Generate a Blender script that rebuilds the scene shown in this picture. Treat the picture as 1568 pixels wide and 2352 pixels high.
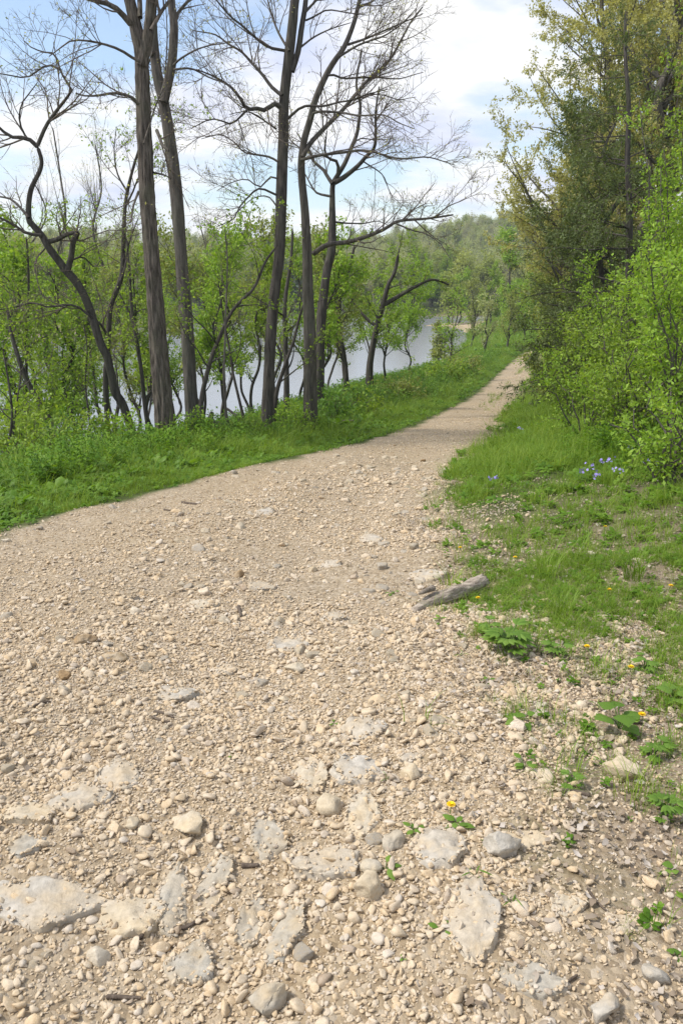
import bpy, math, numpy as np

# ------------------------------------------------------------------ camera, sky, sun, exposure
scene = bpy.context.scene
for o in list(bpy.data.objects): bpy.data.objects.remove(o)
COL = scene.collection
PITCH = math.radians(16.5)          # camera looks down the slope
FOC = 28.0 / 36.0 * 1024            # focal length in pixels of a 682 x 1024 frame
cam = bpy.data.cameras.new('camera'); cam_o = bpy.data.objects.new('camera', cam); COL.objects.link(cam_o)
cam.sensor_fit = 'VERTICAL'; cam.sensor_height = 36; cam.sensor_width = 24; cam.lens = 28
cam.clip_start = 0.05; cam.clip_end = 5000
cam_o.location = (0, 0, 0); cam_o.rotation_euler = (math.radians(90) - PITCH, 0, 0)
scene.camera = cam_o
SUN_DIR = np.array([-0.86, -0.10, 1.18]); SUN_DIR = SUN_DIR / np.linalg.norm(SUN_DIR)   # towards the sun
sun = bpy.data.lights.new('sun', 'SUN'); sun.energy = 3.1; sun.angle = math.radians(9.0); sun.color = (1.0, 0.95, 0.87)
sun_o = bpy.data.objects.new('sun', sun); COL.objects.link(sun_o)
from mathutils import Vector
sun_o.rotation_euler = Vector(SUN_DIR).to_track_quat('Z', 'Y').to_euler()
sun_o['kind'] = 'helper'
W = bpy.data.worlds.new('World'); scene.world = W; W.use_nodes = True
def build_world():
    nt = W.node_tree; N = nt.nodes; L = nt.links; N.clear()
    out = N.new('ShaderNodeOutputWorld'); mix = N.new('ShaderNodeMixShader')
    sky = N.new('ShaderNodeTexSky'); sky.sky_type = 'NISHITA'; sky.sun_disc = False
    sky.sun_elevation = math.asin(SUN_DIR[2]); sky.sun_rotation = math.atan2(SUN_DIR[0], SUN_DIR[1])
    sky.air_density = 1.0; sky.dust_density = 1.0; sky.ozone_density = 1.6
    b1 = N.new('ShaderNodeBackground'); b1.inputs['Strength'].default_value = 0.15
    L.new(sky.outputs[0], b1.inputs['Color'])
    tc = N.new('ShaderNodeTexCoord'); sep = N.new('ShaderNodeSeparateXYZ'); L.new(tc.outputs['Generated'], sep.inputs[0])
    def m(op, a, b=None):
        n = N.new('ShaderNodeMath'); n.operation = op
        for i, x in enumerate((a, b)):
            if x is None: continue
            if isinstance(x, (int, float)): n.inputs[i].default_value = x
            else: L.new(x, n.inputs[i])
        return n.outputs[0]
    z = m('ADD', m('MAXIMUM', sep.outputs[2], 0.0), 0.16)
    cb = N.new('ShaderNodeCombineXYZ')
    L.new(m('DIVIDE', sep.outputs[0], z), cb.inputs[0]); L.new(m('DIVIDE', sep.outputs[1], z), cb.inputs[1])
    def noise(scale, detail, off, rough=0.55):
        mp = N.new('ShaderNodeMapping'); mp.inputs['Location'].default_value = off
        L.new(cb.outputs[0], mp.inputs[0])
        n = N.new('ShaderNodeTexNoise'); n.inputs['Scale'].default_value = scale; n.inputs['Detail'].default_value = detail
        n.inputs['Roughness'].default_value = rough; L.new(mp.outputs[0], n.inputs['Vector']); return n.outputs[0]
    cover = N.new('ShaderNodeValToRGB'); L.new(noise(1.05, 7, (3.1, 1.4, 0)), cover.inputs[0])
    e = cover.color_ramp.elements; e[0].position = 0.43; e[0].color = (0.08, 0.08, 0.08, 1); e[1].position = 0.57; e[1].color = (1, 1, 1, 1)
    shade = N.new('ShaderNodeValToRGB'); L.new(noise(1.6, 5, (7.7, 2.2, 0)), shade.inputs[0])
    e = shade.color_ramp.elements; e[0].position = 0.33; e[0].color = (0.66, 0.72, 0.93, 1); e[1].position = 0.54; e[1].color = (1.0, 1.0, 1.0, 1)
    b2 = N.new('ShaderNodeBackground'); b2.inputs['Strength'].default_value = 0.80
    L.new(shade.outputs[0], b2.inputs['Color'])
    L.new(cover.outputs[0], mix.inputs[0]); L.new(b1.outputs[0], mix.inputs[1]); L.new(b2.outputs[0], mix.inputs[2])
    L.new(mix.outputs[0], out.inputs[0])
build_world()
scene.view_settings.view_transform = 'Standard'; scene.view_settings.look = 'None'
scene.view_settings.exposure = 0.50; scene.view_settings.gamma = 1.0; scene.view_settings.use_curve_mapping = False
scene.render.engine = 'CYCLES'
scene.cycles.use_denoising = True
scene.cycles.max_bounces = 8; scene.cycles.diffuse_bounces = 4; scene.cycles.transmission_bounces = 4
scene.cycles.transparent_max_bounces = 4; scene.cycles.caustics_reflective = False; scene.cycles.caustics_refractive = False

# ------------------------------------------------------------------ numeric helpers
rng = np.random.default_rng(11)
def _hash(ix, iy, iz, seed):
    h = (ix * 374761393 + iy * 668265263 + iz * 2147483647 + seed * 144269) & 0xFFFFFFFF
    h = ((h ^ (h >> 13)) * 1274126177) & 0xFFFFFFFF
    h = ((h ^ (h >> 16)) * 2246822519) & 0xFFFFFFFF
    return ((h ^ (h >> 15)) & 0xFFFFFF) / float(0xFFFFFF)
def vnoise(x, y, z=0.0, seed=0):
    x, y, z = np.broadcast_arrays(np.asarray(x, float), np.asarray(y, float), np.asarray(z, float))
    fx, fy, fz = np.floor(x), np.floor(y), np.floor(z)
    ix, iy, iz = fx.astype(np.int64), fy.astype(np.int64), fz.astype(np.int64)
    u, v, w = x - fx, y - fy, z - fz
    u = u * u * (3 - 2 * u); v = v * v * (3 - 2 * v); w = w * w * (3 - 2 * w)
    r = 0
    for a in (0, 1):
        for b in (0, 1):
            for c in (0, 1):
                r = r + _hash(ix + a, iy + b, iz + c, seed) * (u if a else 1 - u) * (v if b else 1 - v) * (w if c else 1 - w)
    return r * 2 - 1
def fbm(x, y, z=0.0, seed=0, octv=4):
    a, s, r = 1.0, 1.0, 0
    for k in range(octv):
        r = r + a * vnoise(np.asarray(x) * s, np.asarray(y) * s, np.asarray(z) * s, seed + k * 17); a *= .5; s *= 2.03
    return r
def sstep(a, b, x):
    t = np.clip((x - a) / (b - a), 0, 1); return t * t * (3 - 2 * t)
def unit(v): return v / np.maximum(np.linalg.norm(v, axis=-1, keepdims=True), 1e-9)

# (u, v) are positions on the photograph at 1568 x 2352; Y is the distance ahead in metres
CP, SP = math.cos(PITCH), math.sin(PITCH)
def ray(u, v):
    px = np.asarray(u, float) / 2.2991; py = np.asarray(v, float) / 2.2969
    a = (512 - py) / FOC; b = (px - 341) / FOC
    Y = CP + a * SP; Z = -SP + a * CP
    return b / Y, Z / Y
def at(u, v, Y):
    x, z = ray(u, v); Y = np.asarray(Y, float)
    return np.stack(np.broadcast_arrays(x * Y, Y, z * Y), -1)

# ------------------------------------------------------------------ the lie of the land
ZW = -7.6                                              # river level
_Yd = np.arange(-20, 300, .1)
def table(ys, vs, w):
    v = np.interp(_Yd, ys, vs); k = np.hanning(int(w / .1) | 1); k /= k.sum()
    n = len(k) // 2; v = np.convolve(np.pad(v, n, mode='edge'), k, 'valid')
    return lambda y: np.interp(y, _Yd, v)
t_zr = table([-20, 1, 2.2, 3.4, 5.85, 9.2, 15, 27, 45, 65, 75, 100, 300], [-1.3, -1.58, -1.62, -1.69, -1.9, -2.23, -2.91, -4.03, -5.37, -6.24, -6.5, -6.6, -6.0], 1.6)
t_xl = table([-20, 1.4, 4, 5.85, 9.2, 15, 20, 31, 45, 65, 72, 85, 100, 300], [-4.2, -3.4, -3.0, -2.63, -1.3, .97, 2.4, 5.35, 8.7, 14.2, 16.5, 21.5, 28, 90], 1.6)
t_xr = table([-20, 1.4, 2.2, 3.4, 5.85, 10.4, 15, 19, 35, 60, 72, 85, 100, 300], [1.0, .85, .82, .74, .76, 1.74, 2.95, 4.0, 8.2, 15.0, 18.8, 24, 30.5, 93], 1.2)
t_shore = table([-20, 0, 15, 34, 45, 64, 80, 95, 110, 124, 131, 136, 142, 150, 300], [-22, -18, -14.5, -9.5, -4.5, 5.5, 10.5, 14, 16, 15.5, 11.5, 14, 26, 45, 95], 2.0)
def t_far(x): return np.interp(x, [-300, -120, -60, -42, -20, 10, 40, 80, 200], [40, 70, 92, 104, 148, 160, 163, 170, 180]) + 3 * fbm(np.asarray(x) / 18., 0.3, seed=5, octv=2)
def H(x, y):
    x = np.asarray(x, float); y = np.asarray(y, float)
    zr, xl, xr, sh = t_zr(y), t_xl(y), t_xr(y), t_shore(y)
    dl = np.maximum(xl - x, 0); dr = np.maximum(x - xr, 0)
    sh = sh + 1.2 * fbm(y / 6., 4.4, seed=9, octv=3)
    t = dl / np.maximum(xl - sh, 1)
    drop = (zr - ZW) * (sstep(.14, 1.12, t) * 1.08) + 1.4 * sstep(.98, 1.5, t) * (t > 0)
    verge = -.05 * sstep(0, .4, dl)
    rs = np.clip(.03 + .035 * (y - 4), .03, .17)
    q = np.maximum(dr - 3.2, 0)
    rise = rs * np.minimum(dr, 4.5) + .42 * (np.sqrt(q * q + 1.2) - math.sqrt(1.2))
    rise = np.where(rise > 10, 10 + (rise - 10) * .25, rise)
    near = zr - drop + verge + rise
    rough = .06 * fbm(x / 1.3, y / 1.3, seed=2, octv=3) * np.clip((np.maximum(dl, dr)) / .8, 0, 1)
    near = near + rough * np.clip(1 - t * .5, .2, 1)
    road = (1 - np.clip(np.maximum(dl, dr) / .5, 0, 1))
    w = np.clip((60 - y) / 40, 0, 1)
    near = near + w * road * (.020 * fbm(x / .55, y / .55, seed=3, octv=3) + .020 * fbm(x / 1.7, y / 2.6, seed=4, octv=2))
    # a shallow wash down the middle of the track, with the hardpan standing proud in places
    near = near - w * road * .05 * np.exp(-((x - (xl * .30 + xr * .70)) / .55) ** 2) * sstep(14, 8, y)
    yf = y - t_far(x)
    hill = sstep(190, 420, y) * 9 + 15 * np.exp(-((x - 105) / 70) ** 2) * sstep(240, 400, y) + 5 * fbm(x / 120., y / 120., seed=6, octv=2) * sstep(230, 330, y)
    hill = hill + sstep(450, 900, y) * 10
    far = ZW - 1.0 + np.clip((yf + 4) * .25, 0, 2.4) + np.clip(yf, 0, 200) * .01 + hill
    return np.maximum(near, far)
def hit(u, v):
    """first point of the land seen at (u, v)"""
    kx, kz = ray(u, v); Y = np.concatenate([np.arange(.8, 30, .02), np.arange(30, 400, .2)])
    g = H(kx * Y, Y) - kz * Y; i = int(np.argmax(g > 0)); y = Y[i]
    return np.array([kx * y, y, float(H(kx * y, y))])

# ------------------------------------------------------------------ material helpers
def mat_new(name):
    m = bpy.data.materials.new(name); m.use_nodes = True; nt = m.node_tree
    return m, nt.nodes, nt.links, nt.nodes['Principled BSDF']
def ramp(N, L, src, stops):
    r = N.new('ShaderNodeValToRGB'); e = r.color_ramp.elements
    while len(e) > 1: e.remove(e[0])
    e[0].position = stops[0][0]; e[0].color = (*stops[0][1], 1)
    for p, c in stops[1:]:
        x = e.new(p); x.color = (*c, 1)
    L.new(src, r.inputs[0]); return r.outputs[0]
def tex_noise(N, L, scale, detail=4, vec=None, rough=.55, kind='Object'):
    if vec is None: vec = N.new('ShaderNodeTexCoord').outputs[kind]
    n = N.new('ShaderNodeTexNoise'); n.inputs['Scale'].default_value = scale; n.inputs['Detail'].default_value = detail
    n.inputs['Roughness'].default_value = rough; L.new(vec, n.inputs['Vector']); return n.outputs[0]
def mixc(N, L, f, a, b, mode='MIX'):
    n = N.new('ShaderNodeMix'); n.data_type = 'RGBA'; n.blend_type = mode
    for s, x in ((0, f), (6, a), (7, b)):
        if isinstance(x, (int, float)): n.inputs[s].default_value = x
        elif isinstance(x, tuple): n.inputs[s].default_value = (*x, 1)
        else: L.new(x, n.inputs[s])
    return n.outputs[2]
def bump(N, L, B, h, strength, dist):
    b = N.new('ShaderNodeBump'); b.inputs['Strength'].default_value = strength; b.inputs['Distance'].default_value = dist
    L.new(h, b.inputs['Height']); L.new(b.outputs[0], B.inputs['Normal']); return b
def attr(N, name):
    a = N.new('ShaderNodeAttribute'); a.attribute_name = name; return a.outputs['Fac']

def leaf_mat(name, dark, mid, light, trans=.38, rough=.5, inst=False):
    if name not in ('dead_leaf', 'dry_straw', 'catkin_leaf', 'far_dark', 'grass_blade', 'weed_leaf', 'plant_leaf'): dark, mid, light = [(a * 1.42, b * 1.24, c * 1.75) for a, b, c in (dark, mid, light)]
    m, N, L, B = mat_new(name)
    src = attr(N, 'v')
    if inst:
        oi = N.new('ShaderNodeObjectInfo'); mm = N.new('ShaderNodeMath'); mm.operation = 'MULTIPLY_ADD'
        L.new(oi.outputs['Random'], mm.inputs[0]); mm.inputs[1].default_value = .6
        m2 = N.new('ShaderNodeMath'); m2.operation = 'MULTIPLY'; L.new(src, m2.inputs[0]); m2.inputs[1].default_value = .4
        L.new(m2.outputs[0], mm.inputs[2]); src = mm.outputs[0]
    c = ramp(N, L, src, [(0, dark), (.5, mid), (1, light)])
    L.new(c, B.inputs['Base Color']); B.inputs['Roughness'].default_value = rough
    B.inputs['Specular IOR Level'].default_value = .25
    tr = N.new('ShaderNodeBsdfTranslucent'); L.new(mixc(N, L, 1.0, c, (1.25, 1.2, .55), 'MULTIPLY'), tr.inputs['Color'])
    mx = N.new('ShaderNodeMixShader'); mx.inputs[0].default_value = trans
    L.new(B.outputs[0], mx.inputs[1]); L.new(tr.outputs[0], mx.inputs[2])
    L.new(mx.outputs[0], N['Material Output'].inputs[0]); return m

M = {}
M['leaf'] = leaf_mat('fresh_leaf', (.10, .18, .016), (.165, .285, .026), (.26, .39, .045), trans=.45)
M['leaf_bright'] = leaf_mat('bright_leaf', (.11, .22, .018), (.18, .33, .028), (.29, .45, .05), trans=.45)
M['leaf_yellow'] = leaf_mat('catkin_leaf', (.28, .285, .10), (.41, .405, .165), (.54, .52, .25), trans=.45)
M['leaf_olive'] = leaf_mat('olive_leaf', (.13, .18, .035), (.19, .255, .05), (.27, .33, .075), trans=.42)
M['leaf_cedar'] = leaf_mat('cedar_leaf', (.055, .088, .020), (.085, .13, .030), (.13, .185, .048), trans=.34)
M['leaf_deep'] = leaf_mat('deep_leaf', (.06, .15, .02), (.10, .22, .028), (.16, .30, .04), trans=.42)
M['grass'] = leaf_mat('grass_blade', (.115, .20, .02), (.19, .31, .032), (.34, .43, .08), trans=.42, inst=True)
M['weed'] = leaf_mat('weed_leaf', (.075, .17, .016), (.135, .26, .024), (.22, .35, .04), trans=.42, inst=True)
M['straw'] = leaf_mat('dry_straw', (.30, .23, .13), (.42, .34, .20), (.5, .44, .3), trans=.1, inst=True)
M['far_green'] = leaf_mat('far_green', (.13, .19, .035), (.20, .28, .05), (.30, .37, .075), trans=.42, inst=True)
M['far_bare'] = leaf_mat('far_bare', (.24, .26, .12), (.27, .33, .12), (.30, .40, .11), trans=.4, inst=True)
M['far_dark'] = leaf_mat('far_dark', (.05, .075, .045), (.075, .105, .055), (.11, .145, .07), trans=.25, inst=True)
M['litter'] = leaf_mat('dead_leaf', (.19, .14, .095), (.34, .28, .215), (.52, .47, .42), trans=.12, rough=.8, inst=True)

def flat_mat(name, c, rough=.7, var=0.25, scale=20):
    m, N, L, B = mat_new(name)
    n = tex_noise(N, L, scale, 4)
    L.new(ramp(N, L, n, [(.3, tuple(x * (1 - var) for x in c)), (.7, tuple(min(1, x * (1 + var)) for x in c))]), B.inputs['Base Color'])
    B.inputs['Roughness'].default_value = rough; B.inputs['Specular IOR Level'].default_value = .2; return m
M['dandelion'] = flat_mat('dandelion_petal', (.85, .56, .012), .6)
M['phlox'] = flat_mat('phlox_petal', (.36, .30, .72), .6)
M['stem_green'] = flat_mat('green_stem', (.10, .17, .04))

def bark_mat(name, dark, light, moss, vscale, strength, stretch=(1, 1, .13)):
    m, N, L, B = mat_new(name)
    tc = N.new('ShaderNodeTexCoord').outputs['Object']
    mp = N.new('ShaderNodeMapping'); mp.inputs['Scale'].default_value = stretch; L.new(tc, mp.inputs[0])
    n1 = tex_noise(N, L, vscale, 6, mp.outputs[0], .6); n2 = tex_noise(N, L, 2.2, 4, tc); n3 = tex_noise(N, L, 90, 3, tc)
    c = ramp(N, L, n1, [(.36, dark), (.62, light)])
    c = mixc(N, L, ramp(N, L, n2, [(.48, (0, 0, 0)), (.68, (.55, .55, .55))]), c, moss)
    c = mixc(N, L, .25, c, ramp(N, L, n3, [(.3, dark), (.7, light)]))
    L.new(c, B.inputs['Base Color']); B.inputs['Roughness'].default_value = .9; B.inputs['Specular IOR Level'].default_value = .15
    bump(N, L, B, n1, strength, .03); return m
M['bark_oak'] = bark_mat('furrowed_bark', (.028, .023, .018), (.19, .16, .135), (.13, .13, .085), 30, 1.0)
M['bark_smooth'] = bark_mat('grey_bark', (.052, .045, .039), (.165, .148, .128), (.125, .13, .09), 22, .9)
M['bark_dark'] = bark_mat('dark_bark', (.032, .028, .025), (.115, .102, .09), (.09, .095, .06), 24, .9)
M['twig'] = flat_mat('twig_bark', (.13, .105, .085), .85)
M['twig_grey'] = flat_mat('grey_twig', (.20, .175, .15), .85)
M['deadwood'] = bark_mat('weathered_wood', (.13, .10, .075), (.36, .31, .25), (.27, .23, .18), 30, .8)
M['driftwood'] = bark_mat('driftwood', (.15, .115, .085), (.54, .465, .375), (.43, .375, .305), 60, 1.0, (.10, .35, 1))
M['stick'] = bark_mat('stick_bark', (.07, .052, .04), (.17, .135, .105), (.12, .1, .08), 40, .5)

def rock_mat(name, a, b, c3, inst=False, scale=9.0):
    m, N, L, B = mat_new(name)
    tc = N.new('ShaderNodeTexCoord').outputs['Object']
    oi = N.new('ShaderNodeObjectInfo')
    ad = N.new('ShaderNodeVectorMath'); ad.operation = 'MULTIPLY_ADD'; L.new(oi.outputs['Random'], ad.inputs[0]); ad.inputs[1].default_value = (31, 17, 23); L.new(tc, ad.inputs[2])
    v = ad.outputs[0]
    n1 = tex_noise(N, L, scale, 5, v, .6); n2 = tex_noise(N, L, scale * 6, 4, v, .65); n3 = tex_noise(N, L, scale * .35, 3, v)
    if inst:
        c = ramp(N, L, oi.outputs['Random'], [(0, a), (.28, tuple(.7 * x + .3 * y for x, y in zip(a, b))), (.55, b), (.8, tuple(.5 * (x + y) for x, y in zip(a, c3))), (.93, c3), (1, (.22, .16, .12))])
        c = mixc(N, L, .45, c, ramp(N, L, n1, [(.35, tuple(.72 * x for x in a)), (.65, b)]))
    else:
        c = ramp(N, L, n1, [(.34, a), (.52, b), (.68, c3)])
        c = mixc(N, L, ramp(N, L, n3, [(.42, (0, 0, 0)), (.62, (.6, .6, .6))]), c, a)
    c = mixc(N, L, .35, c, ramp(N, L, n2, [(.32, (.10, .09, .075)), (.62, (.72, .66, .58))]), 'SOFT_LIGHT')
    L.new(c, B.inputs['Base Color']); B.inputs['Roughness'].default_value = .92; B.inputs['Specular IOR Level'].default_value = .15
    bump(N, L, B, n2, .7 if not inst else .35, .008 if not inst else .03); return m
M['lime'] = rock_mat('pale_limestone', (.47, .39, .28), (.40, .37, .32), (.51, .475, .415))
M['lime_tan'] = rock_mat('tan_limestone', (.50, .41, .28), (.46, .41, .325), (.55, .49, .40))
M['lime_grey'] = rock_mat('grey_limestone', (.42, .345, .24), (.36, .335, .285), (.46, .435, .38))
M['lime_brown'] = rock_mat('brown_stone', (.24, .16, .085), (.36, .26, .15), (.42, .36, .27))
M['pebble'] = rock_mat('gravel_stone', (.60, .455, .285), (.63, .54, .415), (.61, .57, .515), inst=True, scale=1.6)

# ------------------------------------------------------------------ mesh and object helpers
def mesh_from(name, verts, faces, mat=None, attrs=None, smooth=False):
    verts = np.asarray(verts, np.float32).reshape(-1, 3); faces = np.asarray(faces, np.int32)
    me = bpy.data.meshes.new(name); nf, k = faces.shape
    me.vertices.add(len(verts)); me.vertices.foreach_set('co', verts.ravel())
    me.loops.add(nf * k); me.loops.foreach_set('vertex_index', faces.ravel())
    me.polygons.add(nf); me.polygons.foreach_set('loop_start', np.arange(0, nf * k, k, dtype=np.int32))
    me.polygons.foreach_set('loop_total', np.full(nf, k, np.int32))
    if smooth: me.polygons.foreach_set('use_smooth', np.ones(nf, bool))
    for an, (dt, data) in (attrs or {}).items():
        a = me.attributes.new(an, dt, 'POINT'); a.data.foreach_set('value' if dt != 'FLOAT_VECTOR' else 'vector', np.asarray(data).ravel())
    me.update(calc_edges=True)
    if mat is not None: me.materials.append(mat)
    return me
def link(name, me, parent=None, loc=None):
    o = bpy.data.objects.new(name, me); COL.objects.link(o)
    if loc is not None: o.location = loc
    if parent is not None: o.parent = parent
    return o
def tag(o, label=None, cat=None, group=None, kind=None):
    if label: o['label'] = label
    if cat: o['category'] = cat
    if group: o['group'] = group
    if kind: o['kind'] = kind
    return o
def thing(name, loc, label, cat, group=None):
    o = bpy.data.objects.new(name, None); COL.objects.link(o); o.location = [float(c) for c in loc]; o.empty_display_size = .1
    return tag(o, label, cat, group)

class Geo:
    """collects vertices and faces (triangles kept as degenerate-free quads are not mixed)"""
    def __init__(s): s.v = []; s.f = []; s.a = []; s.n = 0
    def add(s, v, f, a=None):
        s.v.append(v.reshape(-1, 3)); s.f.append(f + s.n); s.n += len(s.v[-1])
        s.a.append(np.zeros(len(s.v[-1])) if a is None else a)
    def mesh(s, name, mat, base=(0, 0, 0), smooth=False):
        return mesh_from(name, np.concatenate(s.v) - np.asarray(base), np.concatenate(s.f), mat, {'v': ('FLOAT', np.concatenate(s.a).astype(np.float32))}, smooth)
def tubes(P, R, sides):
    """P (m,k,3) centre lines, R (m,k) radii -> quads"""
    m, k, _ = P.shape
    T = np.gradient(P, axis=1); T = unit(T)
    d = unit(P[:, -1] - P[:, 0]); h = np.where(np.abs(d[:, 2:3]) < .8, np.array([[0, 0, 1.]]), np.array([[1., 0, 0]]))
    ref = unit(np.cross(d, h))[:, None, :]
    n = unit(ref - (ref * T).sum(-1, keepdims=True) * T); b = np.cross(T, n)
    th = np.arange(sides) / sides * 2 * np.pi
    ring = n[:, :, None, :] * np.cos(th)[None, None, :, None] + b[:, :, None, :] * np.sin(th)[None, None, :, None]
    V = P[:, :, None, :] + ring * R[:, :, None, None]
    i = np.arange(m)[:, None, None] * (k * sides) + np.arange(k - 1)[None, :, None] * sides
    j = np.arange(sides)[None, None, :]; j2 = (j + 1) % sides
    F = np.stack([i + j, i + j2, i + sides + j2, i + sides + j], -1).reshape(-1, 4)
    return V.reshape(-1, 3), F
def smooth_line(p, n):
    """Catmull-Rom through the points, n samples"""
    p = np.asarray(p, float); d = np.concatenate([[0], np.cumsum(np.linalg.norm(np.diff(p, axis=0), axis=1))])
    q = np.vstack([2 * p[0] - p[1], p, 2 * p[-1] - p[-2]]); s = np.linspace(0, d[-1], n); out = []
    idx = np.clip(np.searchsorted(d, s, side='right') - 1, 0, len(p) - 2)
    t = ((s - d[idx]) / np.maximum(d[idx + 1] - d[idx], 1e-9))[:, None]
    a, b, c, e = q[idx], q[idx + 1], q[idx + 2], q[idx + 3]
    return .5 * (2 * b + (c - a) * t + (2 * a - 5 * b + 4 * c - e) * t ** 2 + (3 * b - a - 3 * c + e) * t ** 3)
def sprout(P, R, per_m, length, ang, up=0.1, wig=.25, t0=.15, k=6, rfac=.55, rmax=.02, rmin=.001, droop=0.0, out=None, lenfall=.5):
    """children of the branches P (m,k,3): returns their centre lines and radii"""
    m, kk, _ = P.shape
    L = np.linalg.norm(np.diff(P, axis=1), axis=-1).sum(1)
    n = np.floor(L * per_m + rng.random(m)).astype(int); idx = np.repeat(np.arange(m), n); c = len(idx)
    if c == 0: return np.zeros((0, k, 3)), np.zeros((0, k))
    t = t0 + (1 - t0) * rng.random(c); f = t * (kk - 1); i0 = np.minimum(f.astype(int), kk - 2); fr = (f - i0)[:, None]
    p = P[idx, i0] * (1 - fr) + P[idx, i0 + 1] * fr; r = R[idx, i0] * (1 - fr[:, 0]) + R[idx, i0 + 1] * fr[:, 0]
    d = unit(P[idx, i0 + 1] - P[idx, i0])
    rv = rng.normal(size=(c, 3)); perp = unit(rv - (rv * d).sum(1, keepdims=True) * d)
    a = np.radians(rng.uniform(ang[0], ang[1], c))[:, None]
    dirn = unit(d * np.cos(a) + perp * np.sin(a) + np.array([0, 0, up]))
    ln = rng.uniform(length[0], length[1], c) * (1 - lenfall * t)
    st = (ln / (k - 1))[:, None]; pts = [p]; cur = dirn; drift = rng.normal(size=(c, 3)) * wig * .6
    for s in range(k - 1):
        pts.append(pts[-1] + cur * st)
        cur = unit(cur + rng.normal(size=(c, 3)) * wig * .55 + drift * .35 + np.array([0, 0, up * .35 - droop * (s + 1) / k]))
    r0 = np.clip(np.minimum(r * rfac, rmax), rmin, None)
    return np.stack(pts, 1), r0[:, None] * np.linspace(1, .12 if rmax > .014 else .35, k)[None, :]
def leaf_geo(P, per_m, size, spread=.04, aspect=.55, t0=.0, droop=.3, clump=1, fold=.25, toward=None):
    """folded diamond leaves along branches P"""
    m, kk, _ = P.shape; L = np.linalg.norm(np.diff(P, axis=1), axis=-1).sum(1)
    n = np.floor(L * per_m + rng.random(m)).astype(int); idx = np.repeat(np.arange(m), n)
    if len(idx) == 0: return None
    t = t0 + (1 - t0) * rng.random(len(idx)); f = t * (kk - 1); i0 = np.minimum(f.astype(int), kk - 2); fr = (f - i0)[:, None]
    p = P[idx, i0] * (1 - fr) + P[idx, i0 + 1] * fr; d = unit(P[idx, i0 + 1] - P[idx, i0])
    if clump > 1: p = np.repeat(p, clump, 0); d = np.repeat(d, clump, 0)
    c = len(p); p = p + rng.normal(size=(c, 3)) * spread * (.5 if clump > 1 else 1)
    ax = unit(d * .5 + rng.normal(size=(c, 3)) * .8 + np.array([0, 0, -droop]))
    sd = rng.normal(size=(c, 3)) + np.array([0, 0, .0]); side = unit(np.cross(ax, unit(sd * .9 + np.array([0, 0, 1.2]))[..., [0, 1, 2]]))
    nm = np.cross(side, ax); s = rng.uniform(size[0], size[1], c)[:, None]
    a = p; tip = p + ax * s; mid = p + ax * s * .45
    l = mid + side * s * aspect * .5 + nm * s * fold * .4; r = mid - side * s * aspect * .5 + nm * s * fold * .4
    V = np.stack([a, l, tip, r], 1); i = np.arange(c)[:, None] * 4
    F = np.concatenate([i + np.array([[0, 1, 2]]), i + np.array([[0, 2, 3]])])
    return V.reshape(-1, 3), F, np.repeat(np.clip(rng.normal(.5, .22, c), 0, 1), 4)

# ------------------------------------------------------------------ ground, gravel track, river
def ground_material():
    m, N, L, B = mat_new('earth')
    tc = N.new('ShaderNodeTexCoord').outputs['Object']
    road, lit, sand = attr(N, 'road'), attr(N, 'litter'), attr(N, 'sand')
    big = tex_noise(N, L, .8, 4, tc); mid = tex_noise(N, L, 9, 5, tc, .6); fine = tex_noise(N, L, 75, 4, tc, .65); peb = tex_noise(N, L, 28, 3, tc, .5)
    vor = N.new('ShaderNodeTexVoronoi'); vor.inputs['Scale'].default_value = 46; L.new(tc, vor.inputs['Vector'])
    c = ramp(N, L, mid, [(.3, (.26, .185, .11)), (.5, (.325, .245, .152)), (.72, (.40, .325, .225))])  # brown road earth, darkened further to stand in for contact shadow between stones
    c = mixc(N, L, ramp(N, L, big, [(.40, (0, 0, 0)), (.6, (.75, .75, .75))]), c, ramp(N, L, fine, [(.3, (.25, .195, .135)), (.7, (.365, .305, .23))]))
    c = mixc(N, L, .55, c, ramp(N, L, vor.outputs['Color'], [(.1, (.22, .165, .105)), (.5, (.39, .31, .205)), (.9, (.53, .455, .35))]))
    li = ramp(N, L, fine, [(.3, (.15, .105, .065)), (.5, (.26, .20, .14)), (.7, (.40, .34, .28))])
    so = ramp(N, L, mid, [(.3, (.045, .05, .018)), (.6, (.07, .10, .025)), (.8, (.11, .10, .05))])
    g = mixc(N, L, lit, so, li); g = mixc(N, L, sand, g, (.42, .33, .22)); c = mixc(N, L, road, g, c)
    L.new(c, B.inputs['Base Color']); B.inputs['Roughness'].default_value = .95; B.inputs['Specular IOR Level'].default_value = .1
    ad = N.new('ShaderNodeMath'); ad.operation = 'MULTIPLY_ADD'; L.new(vor.outputs['Distance'], ad.inputs[0]); ad.inputs[1].default_value = -1.1; L.new(fine, ad.inputs[2])
    bump(N, L, B, ad.outputs[0], .7, .012); return m
M['earth'] = ground_material()
def road_mask(x, y):
    xl, xr = t_xl(y), t_xr(y)
    e = .16 * fbm(x / .5, y / .7, seed=21, octv=3)
    return sstep(125, 95, y) * sstep(-.12, .14, x - xl + e) * sstep(-.25, .25, xr - x + .28 * fbm(x / .6, y / .6, seed=22, octv=3))
def litter_mask(x, y):
    dr = x - t_xr(y)
    return sstep(-.45, .1, dr + .2 * fbm(x / .5, y / .5, seed=23)) * np.maximum(sstep(7.5, 4.2, y + .6 * fbm(x / .7, y / .7, seed=24)), .35 * sstep(1.2, 3, dr))
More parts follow.
